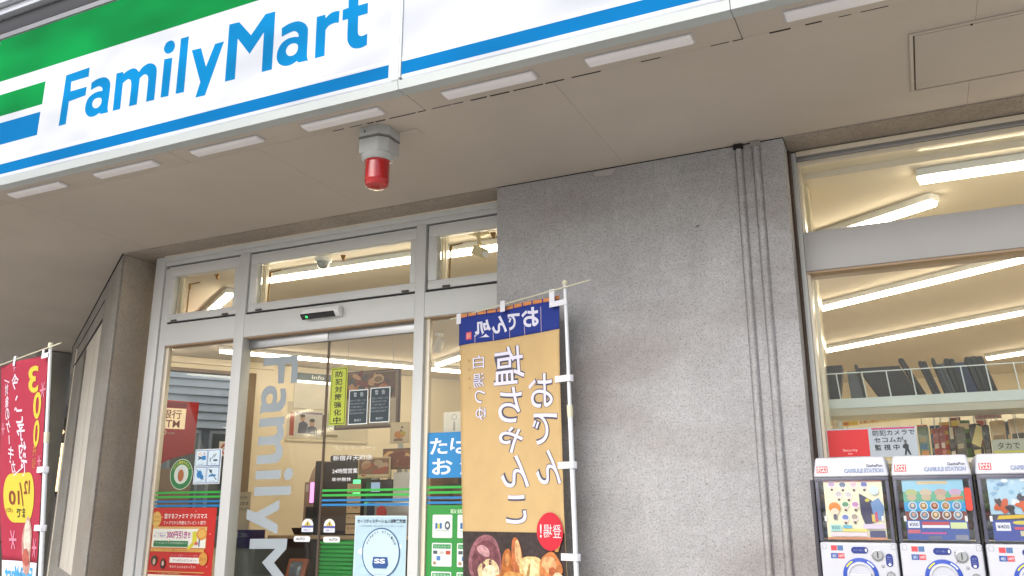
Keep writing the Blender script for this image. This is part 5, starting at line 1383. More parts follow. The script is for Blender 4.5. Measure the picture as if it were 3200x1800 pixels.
MB().lathe((-0.452, 0.482, 1.933), [(0.004, -0.027), (0.014, -0.022), (0.02, 0.0), (0.016, 0.018), (0.004, 0.030)], 20).build('ball', mat("green_rubber", '#1f8a5c', 0.4), t, smooth=True)
MB().lathe((-0.452, 0.482, 1.962), [(0.005, 0.0), (0.004, 0.008)], 10).build('stem', BLACK, t)

# goods under the shelf
gd = thing('goods_gondola', 'cream shelving panel behind the hanging goods under the folder shelf', 'shelving', (0.4, 1.4, 0))
MB().box(-0.52, 1.8, 1.40, 1.44, 0.0, 1.95).build('back_panel', mat("bright_cream_panel", '#f4ead0', 0.6), gd)
MB().box(-0.5, 1.8, 0.72, 1.395, 1.56, 1.585).build('shelf', SHOPWALL, gd, bevel=0.003)
MB().box(-0.5, 1.8, 0.73, 1.395, 0.0, 0.25).build('base', SHOPWALL, gd)
for x in (-0.46, 0.6, 1.7):
    MB().box(x, x + 0.03, 1.36, 1.398, 0.25, 1.94).build('upright', METALW, gd)
MB().tube((-0.45, 0.80, 1.83), (1.7, 0.80, 1.83), 0.005).build('hook_rail', METALW, gd)
GOODS = [((0.002, 0.056), 1.768, ('#7f8f7a', '#c98a4a', '#3f6a8a', '#b8a07a'), 'multicoloured comic-like packet next to the camera notice'),
         ((0.078, 0.108), 1.752, ('#a8453a', '#8a2f2a', '#c9b49a', '#b0584a'), 'red-brown packet hanging first in the row'),
         ((0.110, 0.138), 1.758, ('#9c3c34', '#b86a5a', '#d2bfae', '#8a3a30'), 'red-brown packet hanging second, with a pale label'),
         ((0.156, 0.184), 1.762, ('#3a322e', '#bfb09a', '#54473e', '#2c2826'), 'dark packet with a tall pale label'),
         ((0.190, 0.236), 1.756, ('#5f5a48', '#3a342c', '#a89878', '#6a6450'), 'olive-brown packet in the middle of the row'),
         ((0.262, 0.318), 1.772, ('#3c3530', '#c9b26a', '#57503c', '#2f2a26'), 'black packet with a tilted yellow price tag'),
         ((0.322, 0.356), 1.762, ('#332e2c', '#6a6052', '#4a4238', '#2a2624'), 'black packet right of the tilted price tag'),
         ((0.364, 0.434), 1.784, ('#c9a878', '#b8946a', '#dcc39a', '#a08058'), 'beige packet hanging above the grey card'),
         ((0.452, 0.530), 1.790, ('#cdae84', '#7a6a58', '#e0c9a0', '#4a443c'), 'beige and dark packet at the window edge')]
for i, ((xa, xb), zt, cs, lab) in enumerate(GOODS):
    t = thing('hanging_packet', lab, 'packet', (xa, 0.76, 1.6), 'packets hanging under the folder shelf')
    r = random.Random(i)
    P = yplane(0.78 + 0.01 * (i % 2))
    q = [(xa, 1.592), (xb, 1.590), (xb + 0.002, zt - 0.004), ((xa + xb) / 2, zt), (xa - 0.001, zt - 0.006)]
    MB().prism(P, q, 0.0, 0.018).build('pouch', mat('pouch_' + cs[0][1:], cs[0], 0.22, var=0.2, vscale=40), t, bevel=0.004)
    MB().tube(((xa + xb) / 2, 0.80, 1.826), ((xa + xb) / 2, 0.775, zt - 0.008), 0.0025, n=6).build('hook', METALW, t)
    for j in range(4):
        z0 = 1.60 + j * 0.04 + r.uniform(-0.005, 0.005)
        a = xa + (xb - xa) * r.uniform(0.05, 0.2)
        b = xb - (xb - xa) * r.uniform(0.05, 0.3)
        shape(P, [[(a, z0), (b, z0 + r.uniform(-0.006, 0.006)), (b, z0 + 0.03), (a, z0 + 0.026)]], 0.0185 + j * 0.0002, ink(cs[(j + 1) % 4]), t, 'printed_area')
    if i == 5:
        MB().prism(P, [(0.264, 1.664), (0.304, 1.640), (0.336, 1.742), (0.298, 1.764)], 0.0205, 0.0225).build('price_tag', ink('#d9c27c'), t)
    if i == 3:
        MB().prism(P, [(0.162, 1.69), (0.180, 1.69), (0.180, 1.755), (0.162, 1.755)], 0.0205, 0.0225).build('price_tag', ink('#d6c6a4'), t)
BACK = [(0.03, '#b8502f', 'orange-red'), (0.095, '#3f5f8a', 'blue'), (0.145, '#c9a23a', 'mustard'), (0.205, '#7a3a4a', 'maroon'), (0.25, '#4f7a4a', 'leaf-green'), (0.335, '#d8c8b0', 'cream'), (0.41, '#8a4a2f', 'russet'), (0.475, '#5a6a7a', 'steel-blue'), (0.545, '#b84a5a', 'pink-red')]
for i, (xc, h, cn_) in enumerate(BACK):
    t = thing('hanging_packet', cn_ + ' packet hanging behind the front row of packets', 'packet', (xc, 0.95, 1.6), 'packets hanging under the folder shelf')
    P = yplane(0.96)
    r = random.Random(90 + i)
    zt = 1.80 + r.uniform(-0.02, 0.03)
    MB().prism(P, [(xc - 0.028, 1.588), (xc + 0.028, 1.588), (xc + 0.027, zt), (xc - 0.027, zt)], 0.0, 0.016).build('pouch', mat('pouch_' + h[1:], h, 0.3, var=0.25, vscale=45), t, bevel=0.004)
    MB().tube((xc, 1.39, 1.852), (xc, 0.955, zt - 0.006), 0.0025, n=6).build('hook', METALW, t)
    for j in range(3):
        z0 = zt - 0.03 - j * 0.055
        shape(P, [rect(xc - 0.024 + 0.006 * (j % 2), z0 - 0.02, xc + 0.022, z0 + 0.012)], 0.0165, ink(r.choice(['#e0d2b8', '#c98a4a', '#39424a', '#d9c24a', '#b0473a', '#8aa0b0'])), t, 'printed_area')
t = card('grey_card', yplane(0.66), 0.352, 1.600, 0.62, 1.672, '#9a9c8c', 'grey and yellow handwritten card among the hanging packets', 'card',
     [('p', [(0.50, 1.601), (0.619, 1.601), (0.619, 1.671), (0.56, 1.671)], '#b0b03a'), ('r', 0.36, 1.602, 0.50, 1.612, '#b6b23e'), ('t', 'タカで', 0.378, 1.622, 0.482, 1.656, '#23251c', 0.01)], thick=0.002)
MB().tube((0.48, 0.662, 1.672), (0.48, 0.80, 1.83), 0.002, n=6).build('hook', METALW, t)
ys = Plane((0, 1.18, 0), Vector((1, 0, 0.068)).normalized(), (0, 0, 1), (0, -1, 0))
t = card('offer_strip', ys, -0.42, 1.848, 0.13, 1.878, '#e6d79a', 'yellow offer strip slanting behind the red security notice', 'sign',
     [('r', -0.42, 1.848, -0.33, 1.878, '#d9b73a'), ('e', -0.40, 1.862, 0.018, 0.010, '#d0672f'), ('t', 'お買い得セール実施中 ポイント還元', -0.32, 1.852, 0.05, 1.874, '#c4703a', 0.02), ('r', 0.06, 1.848, 0.13, 1.878, '#d6a62e'), ('r', 0.075, 1.866, 0.125, 1.874, '#c23f2c'), ('r', 0.075, 1.852, 0.125, 1.860, '#6a8f3a')], thick=0.002)
MB().tube((-0.4, 1.185, 1.84), (-0.4, 1.395, 1.80), 0.003, n=6).build('bracket', METALW, t)
MB().tube((0.1, 1.185, 1.87), (0.1, 1.395, 1.83), 0.003, n=6).build('bracket', METALW, t)
t = card('pink_card', yplane(0.79), 0.296, 1.795, 0.426, 1.862, '#d2a8a0', 'pink card with red writing hanging over the packets', 'card',
     [('t', '電池', 0.345, 1.842, 0.375, 1.857, '#b03a3a', 0.0), ('t', 'お買い得です', 0.306, 1.822, 0.412, 1.838, '#b03a3a', 0.02), ('t', 'レジにて', 0.320, 1.803, 0.402, 1.817, '#b03a3a', 0.02)], thick=0.002)
MB().tube((0.36, 0.795, 1.85), (0.36, 1.395, 1.90), 0.003, n=6).build('bracket', METALW, t)

# ============================================================ inside, behind the doors
AT = Plane(LW(0, 0, 2.5), V, (0, 0, 1), -U)
at_ = thing('cash_machine', 'red cash machine tower with a cream sign, behind the fixed pane left of the doors', 'cash machine', tuple(AT(-0.4, 0, -0.3)))
ATR = mat("red_machine_panel", '#b3222e', 0.35, var=0.05)
MB().pbox(AT, -0.74, -0.068, 0.03, 1.70, -0.6, -0.03).build('body', mat("machine_body", '#8d7c70', 0.5), at_, bevel=0.01)
pts = [(-0.74, 2.335), (-0.062, 2.318), (-0.072, 1.84)] + [(-0.072 - 0.33 * q, 1.84 - 0.13 * q ** 1.6) for q in (0.25, 0.5, 0.75, 1.0)] + [(-0.74, 1.60)]
MB().prism(AT, pts, -0.60, 0.0).build('top_panel', ATR, at_, bevel=0.006)
MB().pbox(AT, -0.70, -0.172, 2.258, 2.312, 0.0005, 0.002).build('dark_strip', ink('#8a1b26'), at_)
sn = MB().pbox(AT, -0.70, -0.174, 2.060, 2.250, 0.0005, 0.003).build('sign_plate', mat("lit_cream_plate", '#efd9b8', 0.4, emit=0.25, ecol=lin('#ffe2b8')), at_)
text(AT, '銀行', -0.388, 2.152, -0.212, 2.238, 0.0036, ink('#8a3a2c'), sn, 0.012)
text(AT, 'ATM', -0.408, 2.072, -0.222, 2.140, 0.0036, ink('#8a3a2c'), sn, 0.012)
shape(AT, [oval(-0.350, 2.025, 0.022, 0.024, 20), oval(-0.350, 2.025, 0.010, 0.012, 16)], 0.001, ink('#dcb8a4'), at_, 'emblem')
text(AT, 'e net', -0.318, 2.010, -0.258, 2.030, 0.001, ink('#cfa090'), at_, 0.02)
MB().pbox(AT, -0.52, -0.36, 2.3345, 2.36, -0.10, -0.01).build('top_camera', BLACK, at_, bevel=0.004)

ct = thing('counter', 'dark service counter with a pale top holding the coffee machine', 'counter', (-4.9, 2.3, 0))
MB().box(-5.62, -4.15, 1.98, 2.70, 1.070, 1.100).build('worktop', mat("counter_top", '#b8a284', 0.35), ct, bevel=0.004)
MB().box(-5.58, -4.18, 2.02, 2.66, 0.03, 1.069).build('cabinet', mat("dark_counter", '#3a332e', 0.5), ct, bevel=0.004)
cm = thing('coffee_machine', 'black coffee machine with a green light strip and white price tags, on the counter', 'coffee machine', (-5.0, 2.4, 1.1))
MB().box(-5.20, -4.80, 2.18, 2.60, 1.1005, 1.775).build('body', BLACK, cm, bevel=0.02)
MB().box(-5.13, -4.93, 2.22, 2.5, 1.7755, 1.835).build('hopper', mat("smoky_hopper", '#3c3834', 0.2), cm, bevel=0.015)
MB().box(-5.18, -4.88, 2.172, 2.1795, 1.14, 1.36).build('front_plate', mat("brown_front", '#5a4c44', 0.3), cm, bevel=0.003)
MB().box(-4.812, -4.735, 2.165, 2.1795, 1.40, 1.60).build('green_strip', mat("green_light_strip", '#3fd36a', 0.4, emit=1.2, ecol=(0.10, 0.85, 0.25)), cm, bevel=0.004)
for i in range(5):
    z0 = 1.115 + i * 0.092
    tg = MB().box(-4.865, -4.715, 2.155, 2.162, z0, z0 + 0.082).build('price_tag', mat("tan_tag", '#cdb491', 0.5), cm)
    text(yplane(2.155), ('S 100', 'M 150', 'L 180', 'カフェラテ', 'ブレンド')[i], -4.845, z0 + 0.040, -4.735, z0 + 0.058, 0.0006, ink('#8a4a34'), tg, 0.0)
m2 = thing('tall_dispenser', 'narrow black dispenser with a pink light strip, left of the coffee machine', 'dispenser', (-5.33, 2.35, 1.1))
MB().box(-5.275, -5.215, 2.19, 2.58, 1.1005, 1.785).build('body', BLACK, m2, bevel=0.008)
MB().box(-5.43, -5.28, 2.24, 2.55, 1.1005, 1.59).build('side_unit', mat("beige_unit", '#a08a72', 0.5), m2, bevel=0.006)
MB().add([(x, y, z) for y in (2.28, 2.52) for x, z in ((-5.42, 1.5905), (-5.29, 1.5905), (-5.285, 1.76), (-5.33, 1.775), (-5.38, 1.70))], [(4, 3, 2, 1, 0), (5, 6, 7, 8, 9)] + [(i, (i + 1) % 5, (i + 1) % 5 + 5, i + 5) for i in range(5)]).build('hood', mat("cream_hood", '#cdb49a', 0.4), m2, bevel=0.006)
MB().box(-5.315, -5.272, 2.18, 2.189, 1.395, 1.585).build('pink_strip', mat("pink_light_strip", '#e77fd8', 0.4, emit=1.0, ecol=(0.9, 0.3, 0.75)), m2, bevel=0.004)
MB().box(-5.405, -5.375, 2.232, 2.2395, 1.50, 1.565).build('label', ink('#d3c9c0'), m2)
MB().box(-5.34, -5.25, 2.16, 2.20, 1.25, 1.36).build('spout', BLACK, m2, bevel=0.01)
MB().prism(Plane((0, 2.15, 0), (1, 0, 0), (0, 0, 1), (0, -1, 0)), [(-5.49, 1.165), (-5.27, 1.165), (-5.30, 1.102), (-5.45, 1.102)], -0.16, 0.0).build('drip_tray', BLACK, m2, bevel=0.004)
mc = thing('steamer', 'white and steel warmer with a red front, right of the coffee machine', 'warmer', (-4.55, 2.4, 1.1))
MB().box(-4.72, -4.20, 2.22, 2.62, 1.1005, 1.40).build('base', mat("steel_warmer", '#bfc2c4', 0.25, metal=0.6), mc, bevel=0.01)
MB().box(-4.72, -4.43, 2.24, 2.60, 1.4005, 1.60).build('head', BLACK, mc, bevel=0.008)
MB().box(-4.42, -4.20, 2.24, 2.60, 1.4005, 1.66).build('glass_top', mat("pale_warmer", '#d5d6d6', 0.2), mc, bevel=0.008)
MB().box(-4.655, -4.56, 2.232, 2.2395, 1.49, 1.575).build('screen', mat("blue_screen", '#8fa3c4', 0.3, emit=0.4), mc)
MB().lathe((-4.52, 2.2195, 1.31), [(0.055, 0), (0.05, 0.012)], 24, (0, -1, 0)).build('red_front', ink('#c0464a'), mc)
MB().box(-4.68, -4.60, 2.212, 2.2195, 1.22, 1.39).build('navy_front', ink('#27304a'), mc)
# boards with food pictures above the counter
def board(name, P, a0, b0, a1, b1, frame, base, label, cat, prints, depth=0.03):
    t = thing(name, label, cat, tuple(P((a0 + a1) / 2, b0)))
    MB().pbox(P, a0, a1, b0, b1, -depth, 0.0).build('frame', mat('frame_' + frame[1:], frame, 0.4), t, bevel=0.004)
    w = 0.001
    shape(P, [rect(a0 + 0.018, b0 + 0.018, a1 - 0.018, b1 - 0.018)], w, ink(base), t, 'sheet')
    for p in prints:
        w += 0.0003
        if p[0] == 't':
            text(P, p[1], p[2], p[3], p[4], p[5], w, ink(p[6]), t, 0.01)
        else:
            shape(P, [p[1]], w, ink(p[2]), t, 'printed_area')
    return t
M3 = yplane(3.2)
r = random.Random(5)
fp = [('p', rect(-5.72, 2.52, -5.05, 2.79), '#6a4a3c')]
for i in range(22):
    fp.append(('p', blob(-5.68 + 0.60 * r.random(), 2.55 + 0.21 * r.random(), 0.03 + 0.06 * r.random(), 0.02 + 0.03 * r.random(), r.random() * 3, seed=i), r.choice(['#8a4a36', '#b0744a', '#4a3a34', '#c49a72', '#7a2f2a', '#35404e', '#a88a6a'])))
fp += [('p', oval(-5.27, 2.72, 0.075, 0.05), '#c9b08c'), ('p', oval(-5.27, 2.715, 0.055, 0.034), '#8a6a4e'), ('p', rect(-5.72, 2.215, -5.05, 2.50), '#a49c92'), ('p', rect(-5.12, 2.22, -5.03, 2.50), '#cbc3b8')]
mb = board('menu_board', M3, -5.83, 2.185, -4.995, 2.82, '#5a4642', '#8f8178', 'brown-framed menu board with food pictures hanging behind the sliding doors', 'board', fp)
for x in (-5.7, -5.1):
    MB().tube((x, 3.215, 2.82), (x, 3.215, 3.168), 0.004, n=6).build('hanger', METALW, mb)
fp = []
for i in range(10):
    fp.append(('p', blob(-4.50 + 0.24 * r.random(), 1.72 + 0.13 * r.random(), 0.03 + 0.05 * r.random(), 0.02 + 0.025 * r.random(), 0.3, seed=40 + i), r.choice(['#b0643a', '#d99a5a', '#7a3f2a', '#e0b878', '#9a4a34'])))
bb = board('food_board', yplane(2.235), -4.54, 1.690, -4.215, 1.880, '#6a4a3a', '#8a5436', 'lit board with a fried food picture above the warmer', 'board', fp)
MB().box(-4.5, -4.47, 2.266, 2.29, 1.602, 1.70).build('foot', METALW, bb)
MB().box(-4.32, -4.29, 2.266, 2.29, 1.6605, 1.70).build('foot', METALW, bb)
fp = [('p', rect(-4.775, 1.648, -4.445, 1.790), '#8a6a54')]
for i in range(8):
    fp.append(('p', blob(-4.74 + 0.25 * r.random(), 1.67 + 0.09 * r.random(), 0.03 + 0.04 * r.random(), 0.02 + 0.02 * r.random(), 0.3, seed=60 + i), r.choice(['#a85a48', '#b88a68', '#7a5648', '#c3a488'])))
fp += [('p', oval(-4.56, 1.75, 0.05, 0.03), '#b8a48c'), ('p', rect(-4.775, 1.627, -4.445, 1.646), '#d8c8a8'), ('p', oval(-4.72, 1.637, 0.03, 0.007), '#b8443c')]
bb = board('food_board', yplane(2.20), -4.79, 1.612, -4.43, 1.805, '#c9b48c', '#b8a080', 'smaller board with a soup picture beside the coffee machine', 'board', fp, 0.012)
MB().box(-4.64, -4.58, 2.2125, 2.235, 1.602, 1.66).build('foot', METALW, bb)
fp = [('p', rect(-4.555, 1.955, -4.375, 2.125), '#e2d6bc'), ('p', blob(-4.47, 2.02, 0.06, 0.035, 0, seed=3), '#d08a3e'), ('p', blob(-4.43, 2.035, 0.03, 0.02, 0, seed=8), '#c9b23e'), ('p', rect(-4.53, 1.962, -4.43, 1.985), '#8a6a5a'), ('p', oval(-4.44, 2.09, 0.012, 0.010), '#5a4438'), ('p', oval(-4.45, 2.06, 0.010, 0.010), '#5a4438')]
bb = board('food_poster', yplane(2.40), -4.575, 1.940, -4.36, 2.14, '#d9cbb0', '#e2d6bc', 'cream poster with a noodle picture standing above the boards', 'poster', fp, 0.008)
MB().box(-4.49, -4.44, 2.409, 2.43, 1.602, 1.96).build('foot', METALW, bb)
# wall posters behind the counter
t = thing('info_sign', 'blue-grey header sign reading Info above a white panel on the far wall', 'sign', tuple(LW(1.9, 3.0)))
MB().pbox(LW, 1.58, 2.30, 2.985, 3.082, 0.002, 0.03).build('header_board', mat("info_bluegrey", '#6d7f8a', 0.5), t, bevel=0.003)
text(LW, 'Info', 1.80, 3.008, 1.97, 3.062, 0.0306, ink('#dfe6e8'), t, 0.02)
MB().pbox(LW, 1.58, 2.28, 2.955, 2.9845, 0.002, 0.026).build('lamp_strip', mat("info_lamp", '#ffffff', 0.4, emit=1.5, ecol=(1, 0.93, 0.8)), t)
MB().pbox(LW, 1.58, 2.25, 2.62, 2.9545, 0.002, 0.02).build('panel', mat("info_panel", '#dcd9d0', 0.5), t, bevel=0.002)
pr = [('r', 1.55, 2.265, 1.61, 2.565, '#b8503c'), ('r', 1.62, 2.265, 1.98, 2.565, '#d9d6d6'), ('r', 1.62, 2.55, 1.98, 2.575, '#8f86a8'),
      ('p', [(1.66, 2.30), (1.78, 2.30), (1.79, 2.42), (1.73, 2.46), (1.67, 2.43)], '#46486a'), ('e', 1.715, 2.495, 0.032, 0.042, '#c99a7a'), ('e', 1.715, 2.525, 0.034, 0.022, '#2f2624'),
      ('p', [(1.78, 2.29), (1.92, 2.29), (1.91, 2.37), (1.85, 2.41), (1.79, 2.38)], '#3c4266'), ('e', 1.845, 2.435, 0.034, 0.042, '#cfa080'), ('e', 1.845, 2.47, 0.037, 0.024, '#2a2220'),
      ('r', 1.64, 2.27, 1.90, 2.29, '#efe9e0'), ('r', 1.98, 2.29, 2.04, 2.55, '#5a3a34'), ('r', 2.05, 2.36, 2.16, 2.57, '#bfd0cc'), ('r', 1.98, 2.265, 2.2, 2.30, '#9a8a5a')]
card('staff_poster', LW.off(0.003), 1.53, 2.24, 2.22, 2.60, '#efe6d2', 'poster with two dark-suited figures in a clear rail on the far wall', 'poster', pr, thick=0.003)
t = thing('poster_rail', 'clear acrylic poster rail along the far wall under the posters', 'rail', tuple(LW(2.0, 2.2)))
MB().pbox(LW, 1.50, 2.62, 2.195, 2.222, 0.002, 0.022).build('rail', mat("acrylic_rail", '#d9cfb8', 0.15), t, bevel=0.003)
MB().pbox(LW, 1.505, 2.615, 2.223, 2.70, 0.016, 0.019).build('clear_sheet', CLEAR, t)
for a in (1.54, 2.58):
    MB().lathe(LW(a, 2.209, 0.022), [(0.012, 0), (0.010, 0.006)], 12, LW.n).build('fixing', METALW, t)
# notice on the side window, small rack under it
card('no_smoking_sticker', LW.off(-0.030), 0.70, 1.98, 0.90, 2.16, '#d6d6d6', 'small white no-smoking sticker on the brown-framed window', 'sticker', [('ring', 0.80, 2.07, 0.075, 0.075, '#b8454a', 0.78), ('p', [(0.745, 2.11), (0.755, 2.12), (0.855, 2.03), (0.845, 2.02)], '#b8454a'), ('r', 0.76, 2.062, 0.84, 2.078, '#5a5a60')])
t = thing('leaflet_rack', 'grey leaflet rack with a navy box and paper notice, behind the left door', 'rack', (-5.98, 2.1, 0))
MB().box(-6.25, -5.78, 2.0, 2.4, 0.03, 0.98).build('cabinet', mat("rack_grey", '#7d8a8f', 0.5), t, bevel=0.006)
MB().box(-6.12, -5.84, 1.99, 2.2, 0.9805, 1.145).build('navy_box', ink('#2f3a74'), t, bevel=0.004)
shape(yplane(1.99), [rect(-6.10, 1.07, -5.99, 1.13)], 0.0006, ink('#a9b0c4'), t)
text(yplane(1.99), 'ご自由に', -5.97, 1.08, -5.86, 1.12, 0.0006, ink('#a9b0c4'), t, 0.0)
MB().box(-6.08, -5.92, 2.05, 2.056, 1.1455, 1.50).build('notice', ink('#d6d2c0'), t)
for i, ln in enumerate(('お手洗い', 'は飲食', 'できません')):
    text(yplane(2.05), ln, -6.06, 1.43 - i * 0.055, -5.94, 1.465 - i * 0.055, 0.0006, ink('#4a4a44'), t, 0.0)
# stack of green baskets
GRN = mat("green_basket_plastic", '#2fae4a', 0.35, var=0.04)
def basket(z, i):
    t = thing('shopping_basket', 'topmost green basket of the stack inside the right sliding door' if i == 15 else 'green plastic basket in the stack inside the right sliding door', 'basket', (-4.13, 1.2, z), 'stacked green shopping baskets')
    P = lambda f, zz: rrect(-4.30 * 1 + 0.02 * f, 1.0 + 0.02 * f, -3.95 - 0.02 * f, 1.42 - 0.02 * f, 0.04)
    b = MB()
    o, i_ = P(0, 0), P(0.6, 0)
    n = len(o)
    vs = [(x, y, z + 0.0) for x, y in o] + [(x, y, z + 0.016) for x, y in o] + [(x, y, z + 0.016) for x, y in i_] + [(x, y, z + 0.0) for x, y in i_]
    fs = []
    for k in range(4):
        fs += [(k * n + j, k * n + (j + 1) % n, ((k + 1) % 4) * n + (j + 1) % n, ((k + 1) % 4) * n + j) for j in range(n)]
    b.add(vs, fs).build('rim', GRN, t, smooth='auto')
    s = P(0.62, 0)
    e = P(2.6, 0)
    MB().add([(x, y, z + 0.002) for x, y in s] + [(x, y, z - 0.15) for x, y in e], [(j, (j + 1) % n, (j + 1) % n + n, j + n) for j in range(n)] + [tuple(range(n, 2 * n))]).build('tub', GRN, t, smooth='auto')
    return t
for i in range(16):
    basket(0.62 + i * 0.030, i)
tag(MB().box(-4.28, -3.97, 1.05, 1.38, 0.03, 0.46).build('basket_trolley', mat("grey_trolley", '#8a8f90', 0.4, metal=0.4), bevel=0.01), 'grey stand carrying the stack of green baskets', 'stand')
t = thing('orange_terminal', 'orange-brown payment terminal with a grey screen on a stand behind the left door', 'terminal', (-4.5, 1.05, 0))
TP = Plane((-4.5, 1.0, 0.80), (0.98, 0.19, 0), Vector((-0.05, 0.35, 0.93)).normalized(), Vector((0.17, -0.93, 0.34)).normalized())
ORB = mat("orange_brown_plastic", '#8f4a28', 0.4)
MB().pbox(TP, -0.085, 0.085, -0.10, 0.17, -0.05, 0.0).build('body', ORB, t, bevel=0.015)
MB().pbox(TP, -0.055, 0.045, 0.03, 0.14, 0.0005, 0.004).build('screen', mat("grey_screen", '#5f6a70', 0.15), t, bevel=0.002)
MB().pbox(TP, -0.045, 0.055, -0.055, 0.005, 0.0005, 0.006).build('keypad', ink('#c3a58c'), t, bevel=0.002)
MB().box(-4.56, -4.45, 1.02, 1.10, 0.03, 0.76).build('stand', mat("dark_stand", '#2e2926', 0.5), t, bevel=0.006)
# white carton and shelf seen through the narrow right pane
t = thing('tall_shelf', 'tan wooden shelf behind the narrow pane, carrying a white carton', 'shelf', (-3.2, 1.5, 0))
TANW = mat("tan_wood", '#a98a68', 0.5, var=0.08, vscale=14)
MB().box(-3.46, -2.85, 1.24, 1.62, 1.862, 1.888).build('top', TANW, t, bevel=0.003)
for x in (-3.46, -2.875):
    MB().box(x, x + 0.025, 1.24, 1.62, 0.03, 1.8615).build('side', TANW, t, bevel=0.003)
for z_ in (0.5, 0.95, 1.40):
    MB().box(-3.434, -2.8755, 1.25, 1.61, z_, z_ + 0.02).build('board', TANW, t, bevel=0.002)
MB().box(-3.434, -2.8755, 1.60, 1.615, 0.03, 1.8615).build('back', TANW, t)
t = thing('carton', 'white carton with a faint drawing on top of the tan shelf', 'carton', (-3.25, 1.3, 1.889))
CP = Plane((-3.312, 1.21, 1.889), Vector((1, -0.08, 0)).normalized(), (0, 0, 1), Vector((-0.08, -1, 0)).normalized())
MB().pbox(CP, 0, 0.19, 0, 0.165, -0.25, 0).build('box', mat("white_carton", '#ece8e0', 0.6), t, bevel=0.003)
MB().pbox(CP, -0.003, -0.0005, 0.003, 0.160, -0.245, -0.005).build('brown_side', mat("brown_carton_side", '#a88f70', 0.7), t)
shape(CP, [oval(0.10, 0.125, 0.024, 0.022, 20), oval(0.10, 0.125, 0.020, 0.018, 20)], 0.0006, ink('#8f8f96'), t, 'drawing')
shape(CP, [[(0.09, 0.02), (0.11, 0.02), (0.107, 0.09), (0.093, 0.09)]], 0.0006, ink('#a9a6a6'), t, 'drawing')
for i in range(5):
    tg = tag(MB().lathe((-2.80 + i * 0.035, 0.55, 1.515), [(0.006, -0.028), (0.013, -0.02), (0.013, 0.004), (0.006, 0.010), (0.006, 0.016)], 14).build('small_bottle', mat("dark_bottle", '#3a2a1e', 0.2), smooth='auto'), 'tiny dark bottle with a pale cap on the low shelf under the blue sign', 'bottle', 'small bottles under the blue sign')
    MB().lathe((-2.80 + i * 0.035, 0.55, 1.5315), [(0.010, 0), (0.010, 0.012)], 12).build('cap', ink('#e0c8a8'), tg)
t = thing('low_shelf', 'narrow dark shelf behind the green payment sign', 'shelf', (-2.7, 0.6, 0))
MB().box(-2.86, -2.10, 0.45, 0.75, 1.462, 1.4865).build('board', BLACK, t, bevel=0.002)
MB().box(-2.85, -2.12, 0.70, 0.74, 0.03, 1.4615).build('back', mat("tan_back", '#9c8566', 0.6), t)

# ============================================================ bicycle parked along the side wing
bk = thing('bicycle', 'orange-framed bicycle parked by the side wing beyond the red banner', 'bicycle', (-7.9, 0.55, 0))
BO = Vector((-7.75, 0.50, 0))
BD = Vector((-0.86, 0.51, 0))
bp_ = lambda a, z, s=0.0: BO + BD * a + Vector((0, 0, z)) + Vector((-BD.y, BD.x, 0)) * s
side = Vector((-BD.y, BD.x, 0))
OR = mat("orange_bike_paint", '#b8741f', 0.3, var=0.05)
for a in (-0.52, 0.52):
    wl = MB().torus(bp_(a, 0.34), side, 0.32, 0.020, 40, 8).build('wheel', mat("tyre_rubber", '#1c1c1d', 0.8), bk, smooth=True)
    MB().torus(bp_(a, 0.34), side, 0.298, 0.008, 40, 6).build('rim', ALU2, wl, smooth=True)
    sp = MB()
    for k in range(14):
        an = 2 * pi * k / 14
        sp.tube(bp_(a, 0.34, 0.02 if k % 2 else -0.02), bp_(a + 0.295 * cos(an), 0.34 + 0.295 * sin(an)), 0.0018, n=4)
    q = sp.build('spokes', ALU2, wl)
    q["kind"] = "stuff"
fr = MB()
for p, q, rr in (((-0.10, 0.30), (-0.22, 0.82), 0.017), ((-0.10, 0.30), (0.36, 0.74), 0.020), ((-0.19, 0.70), (0.37, 0.80), 0.015), ((-0.52, 0.34), (-0.10, 0.30), 0.011), ((-0.52, 0.34), (-0.20, 0.74), 0.010), ((0.52, 0.34), (0.36, 0.86), 0.015)):
    fr.tube(bp_(*p), bp_(*q), rr)
fr.build('frame', OR, bk, smooth='auto')
MB().tube(bp_(0.36, 0.86), bp_(0.34, 1.02), 0.013).build('stem', ALU2, bk)
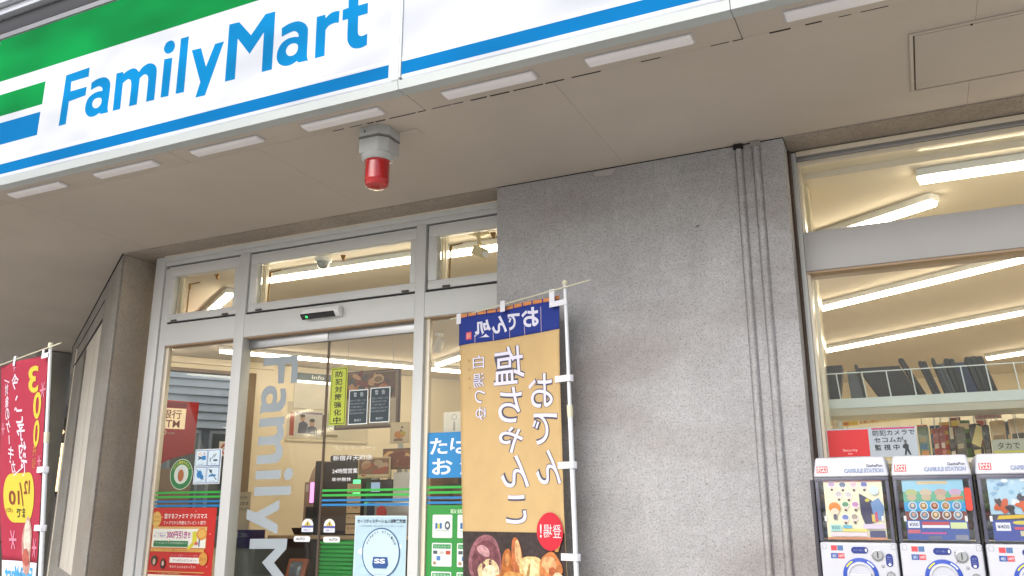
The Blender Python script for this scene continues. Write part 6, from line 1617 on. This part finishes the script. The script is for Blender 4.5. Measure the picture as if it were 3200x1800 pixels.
MB().tube(bp_(0.34, 1.02, -0.06), bp_(0.20, 1.06, -0.27), 0.012).tube(bp_(0.34, 1.02, -0.06), bp_(0.34, 1.02, 0.06), 0.012).tube(bp_(0.34, 1.02, 0.06), bp_(0.20, 1.06, 0.27), 0.012).build('handlebar', ALU2, bk, smooth='auto')
for s in (-1, 1):
    MB().tube(bp_(0.20, 1.06, s * 0.27), bp_(0.10, 1.05, s * 0.29), 0.016).build('grip', BLACK, bk, smooth='auto')
sd_ = Plane(bp_(-0.24, 0.86), BD, side, (0, 0, 1))
MB().prism(sd_, [(-0.13, -0.10), (-0.15, 0), (-0.13, 0.10), (-0.02, 0.07), (0.13, 0.025), (0.15, 0), (0.13, -0.025), (-0.02, -0.07)], 0.0, 0.06).build('saddle', BLACK, bk, bevel=0.018)
bs = MB()
K = Plane(bp_(0.50, 0.0), BD, side, (0, 0, 1))
for z_ in (0.80, 0.86, 0.92, 0.98, 1.04):
    g_ = 0.13 + (z_ - 0.8) * 0.12
    for (a0, s0), (a1, s1) in (((-g_, -g_), (g_, -g_)), ((g_, -g_), (g_, g_)), ((g_, g_), (-g_, g_)), ((-g_, g_), (-g_, -g_))):
        bs.tube(K(a0, s0, z_), K(a1, s1, z_), 0.004, n=5)
for i in range(7):
    c = -1 + i / 3
    for a0, s0 in ((c, -1), (c, 1), (-1, c), (1, c)):
        bs.tube(K(a0 * 0.13, s0 * 0.13, 0.80), K(a0 * 0.159, s0 * 0.159, 1.04), 0.003, n=5)
q = bs.build('basket', mat("black_wire", '#2a2a2c', 0.4, metal=0.5), bk)
q["kind"] = "stuff"
MB().tube(bp_(-0.10, 0.30, -0.07), bp_(-0.10, 0.30, 0.07), 0.05, n=20).build('crank', ALU2, bk, smooth='auto')
MB().tube(bp_(-0.45, 0.34, -0.06), bp_(-0.40, 0.0, -0.20), 0.009).build('kickstand', ALU2, bk)
MB().torus(bp_(-0.52, 0.34), side, 0.36, 0.008, 40, 5).build('mudguard', mat("black_guard", '#232326', 0.4), bk, smooth=True)
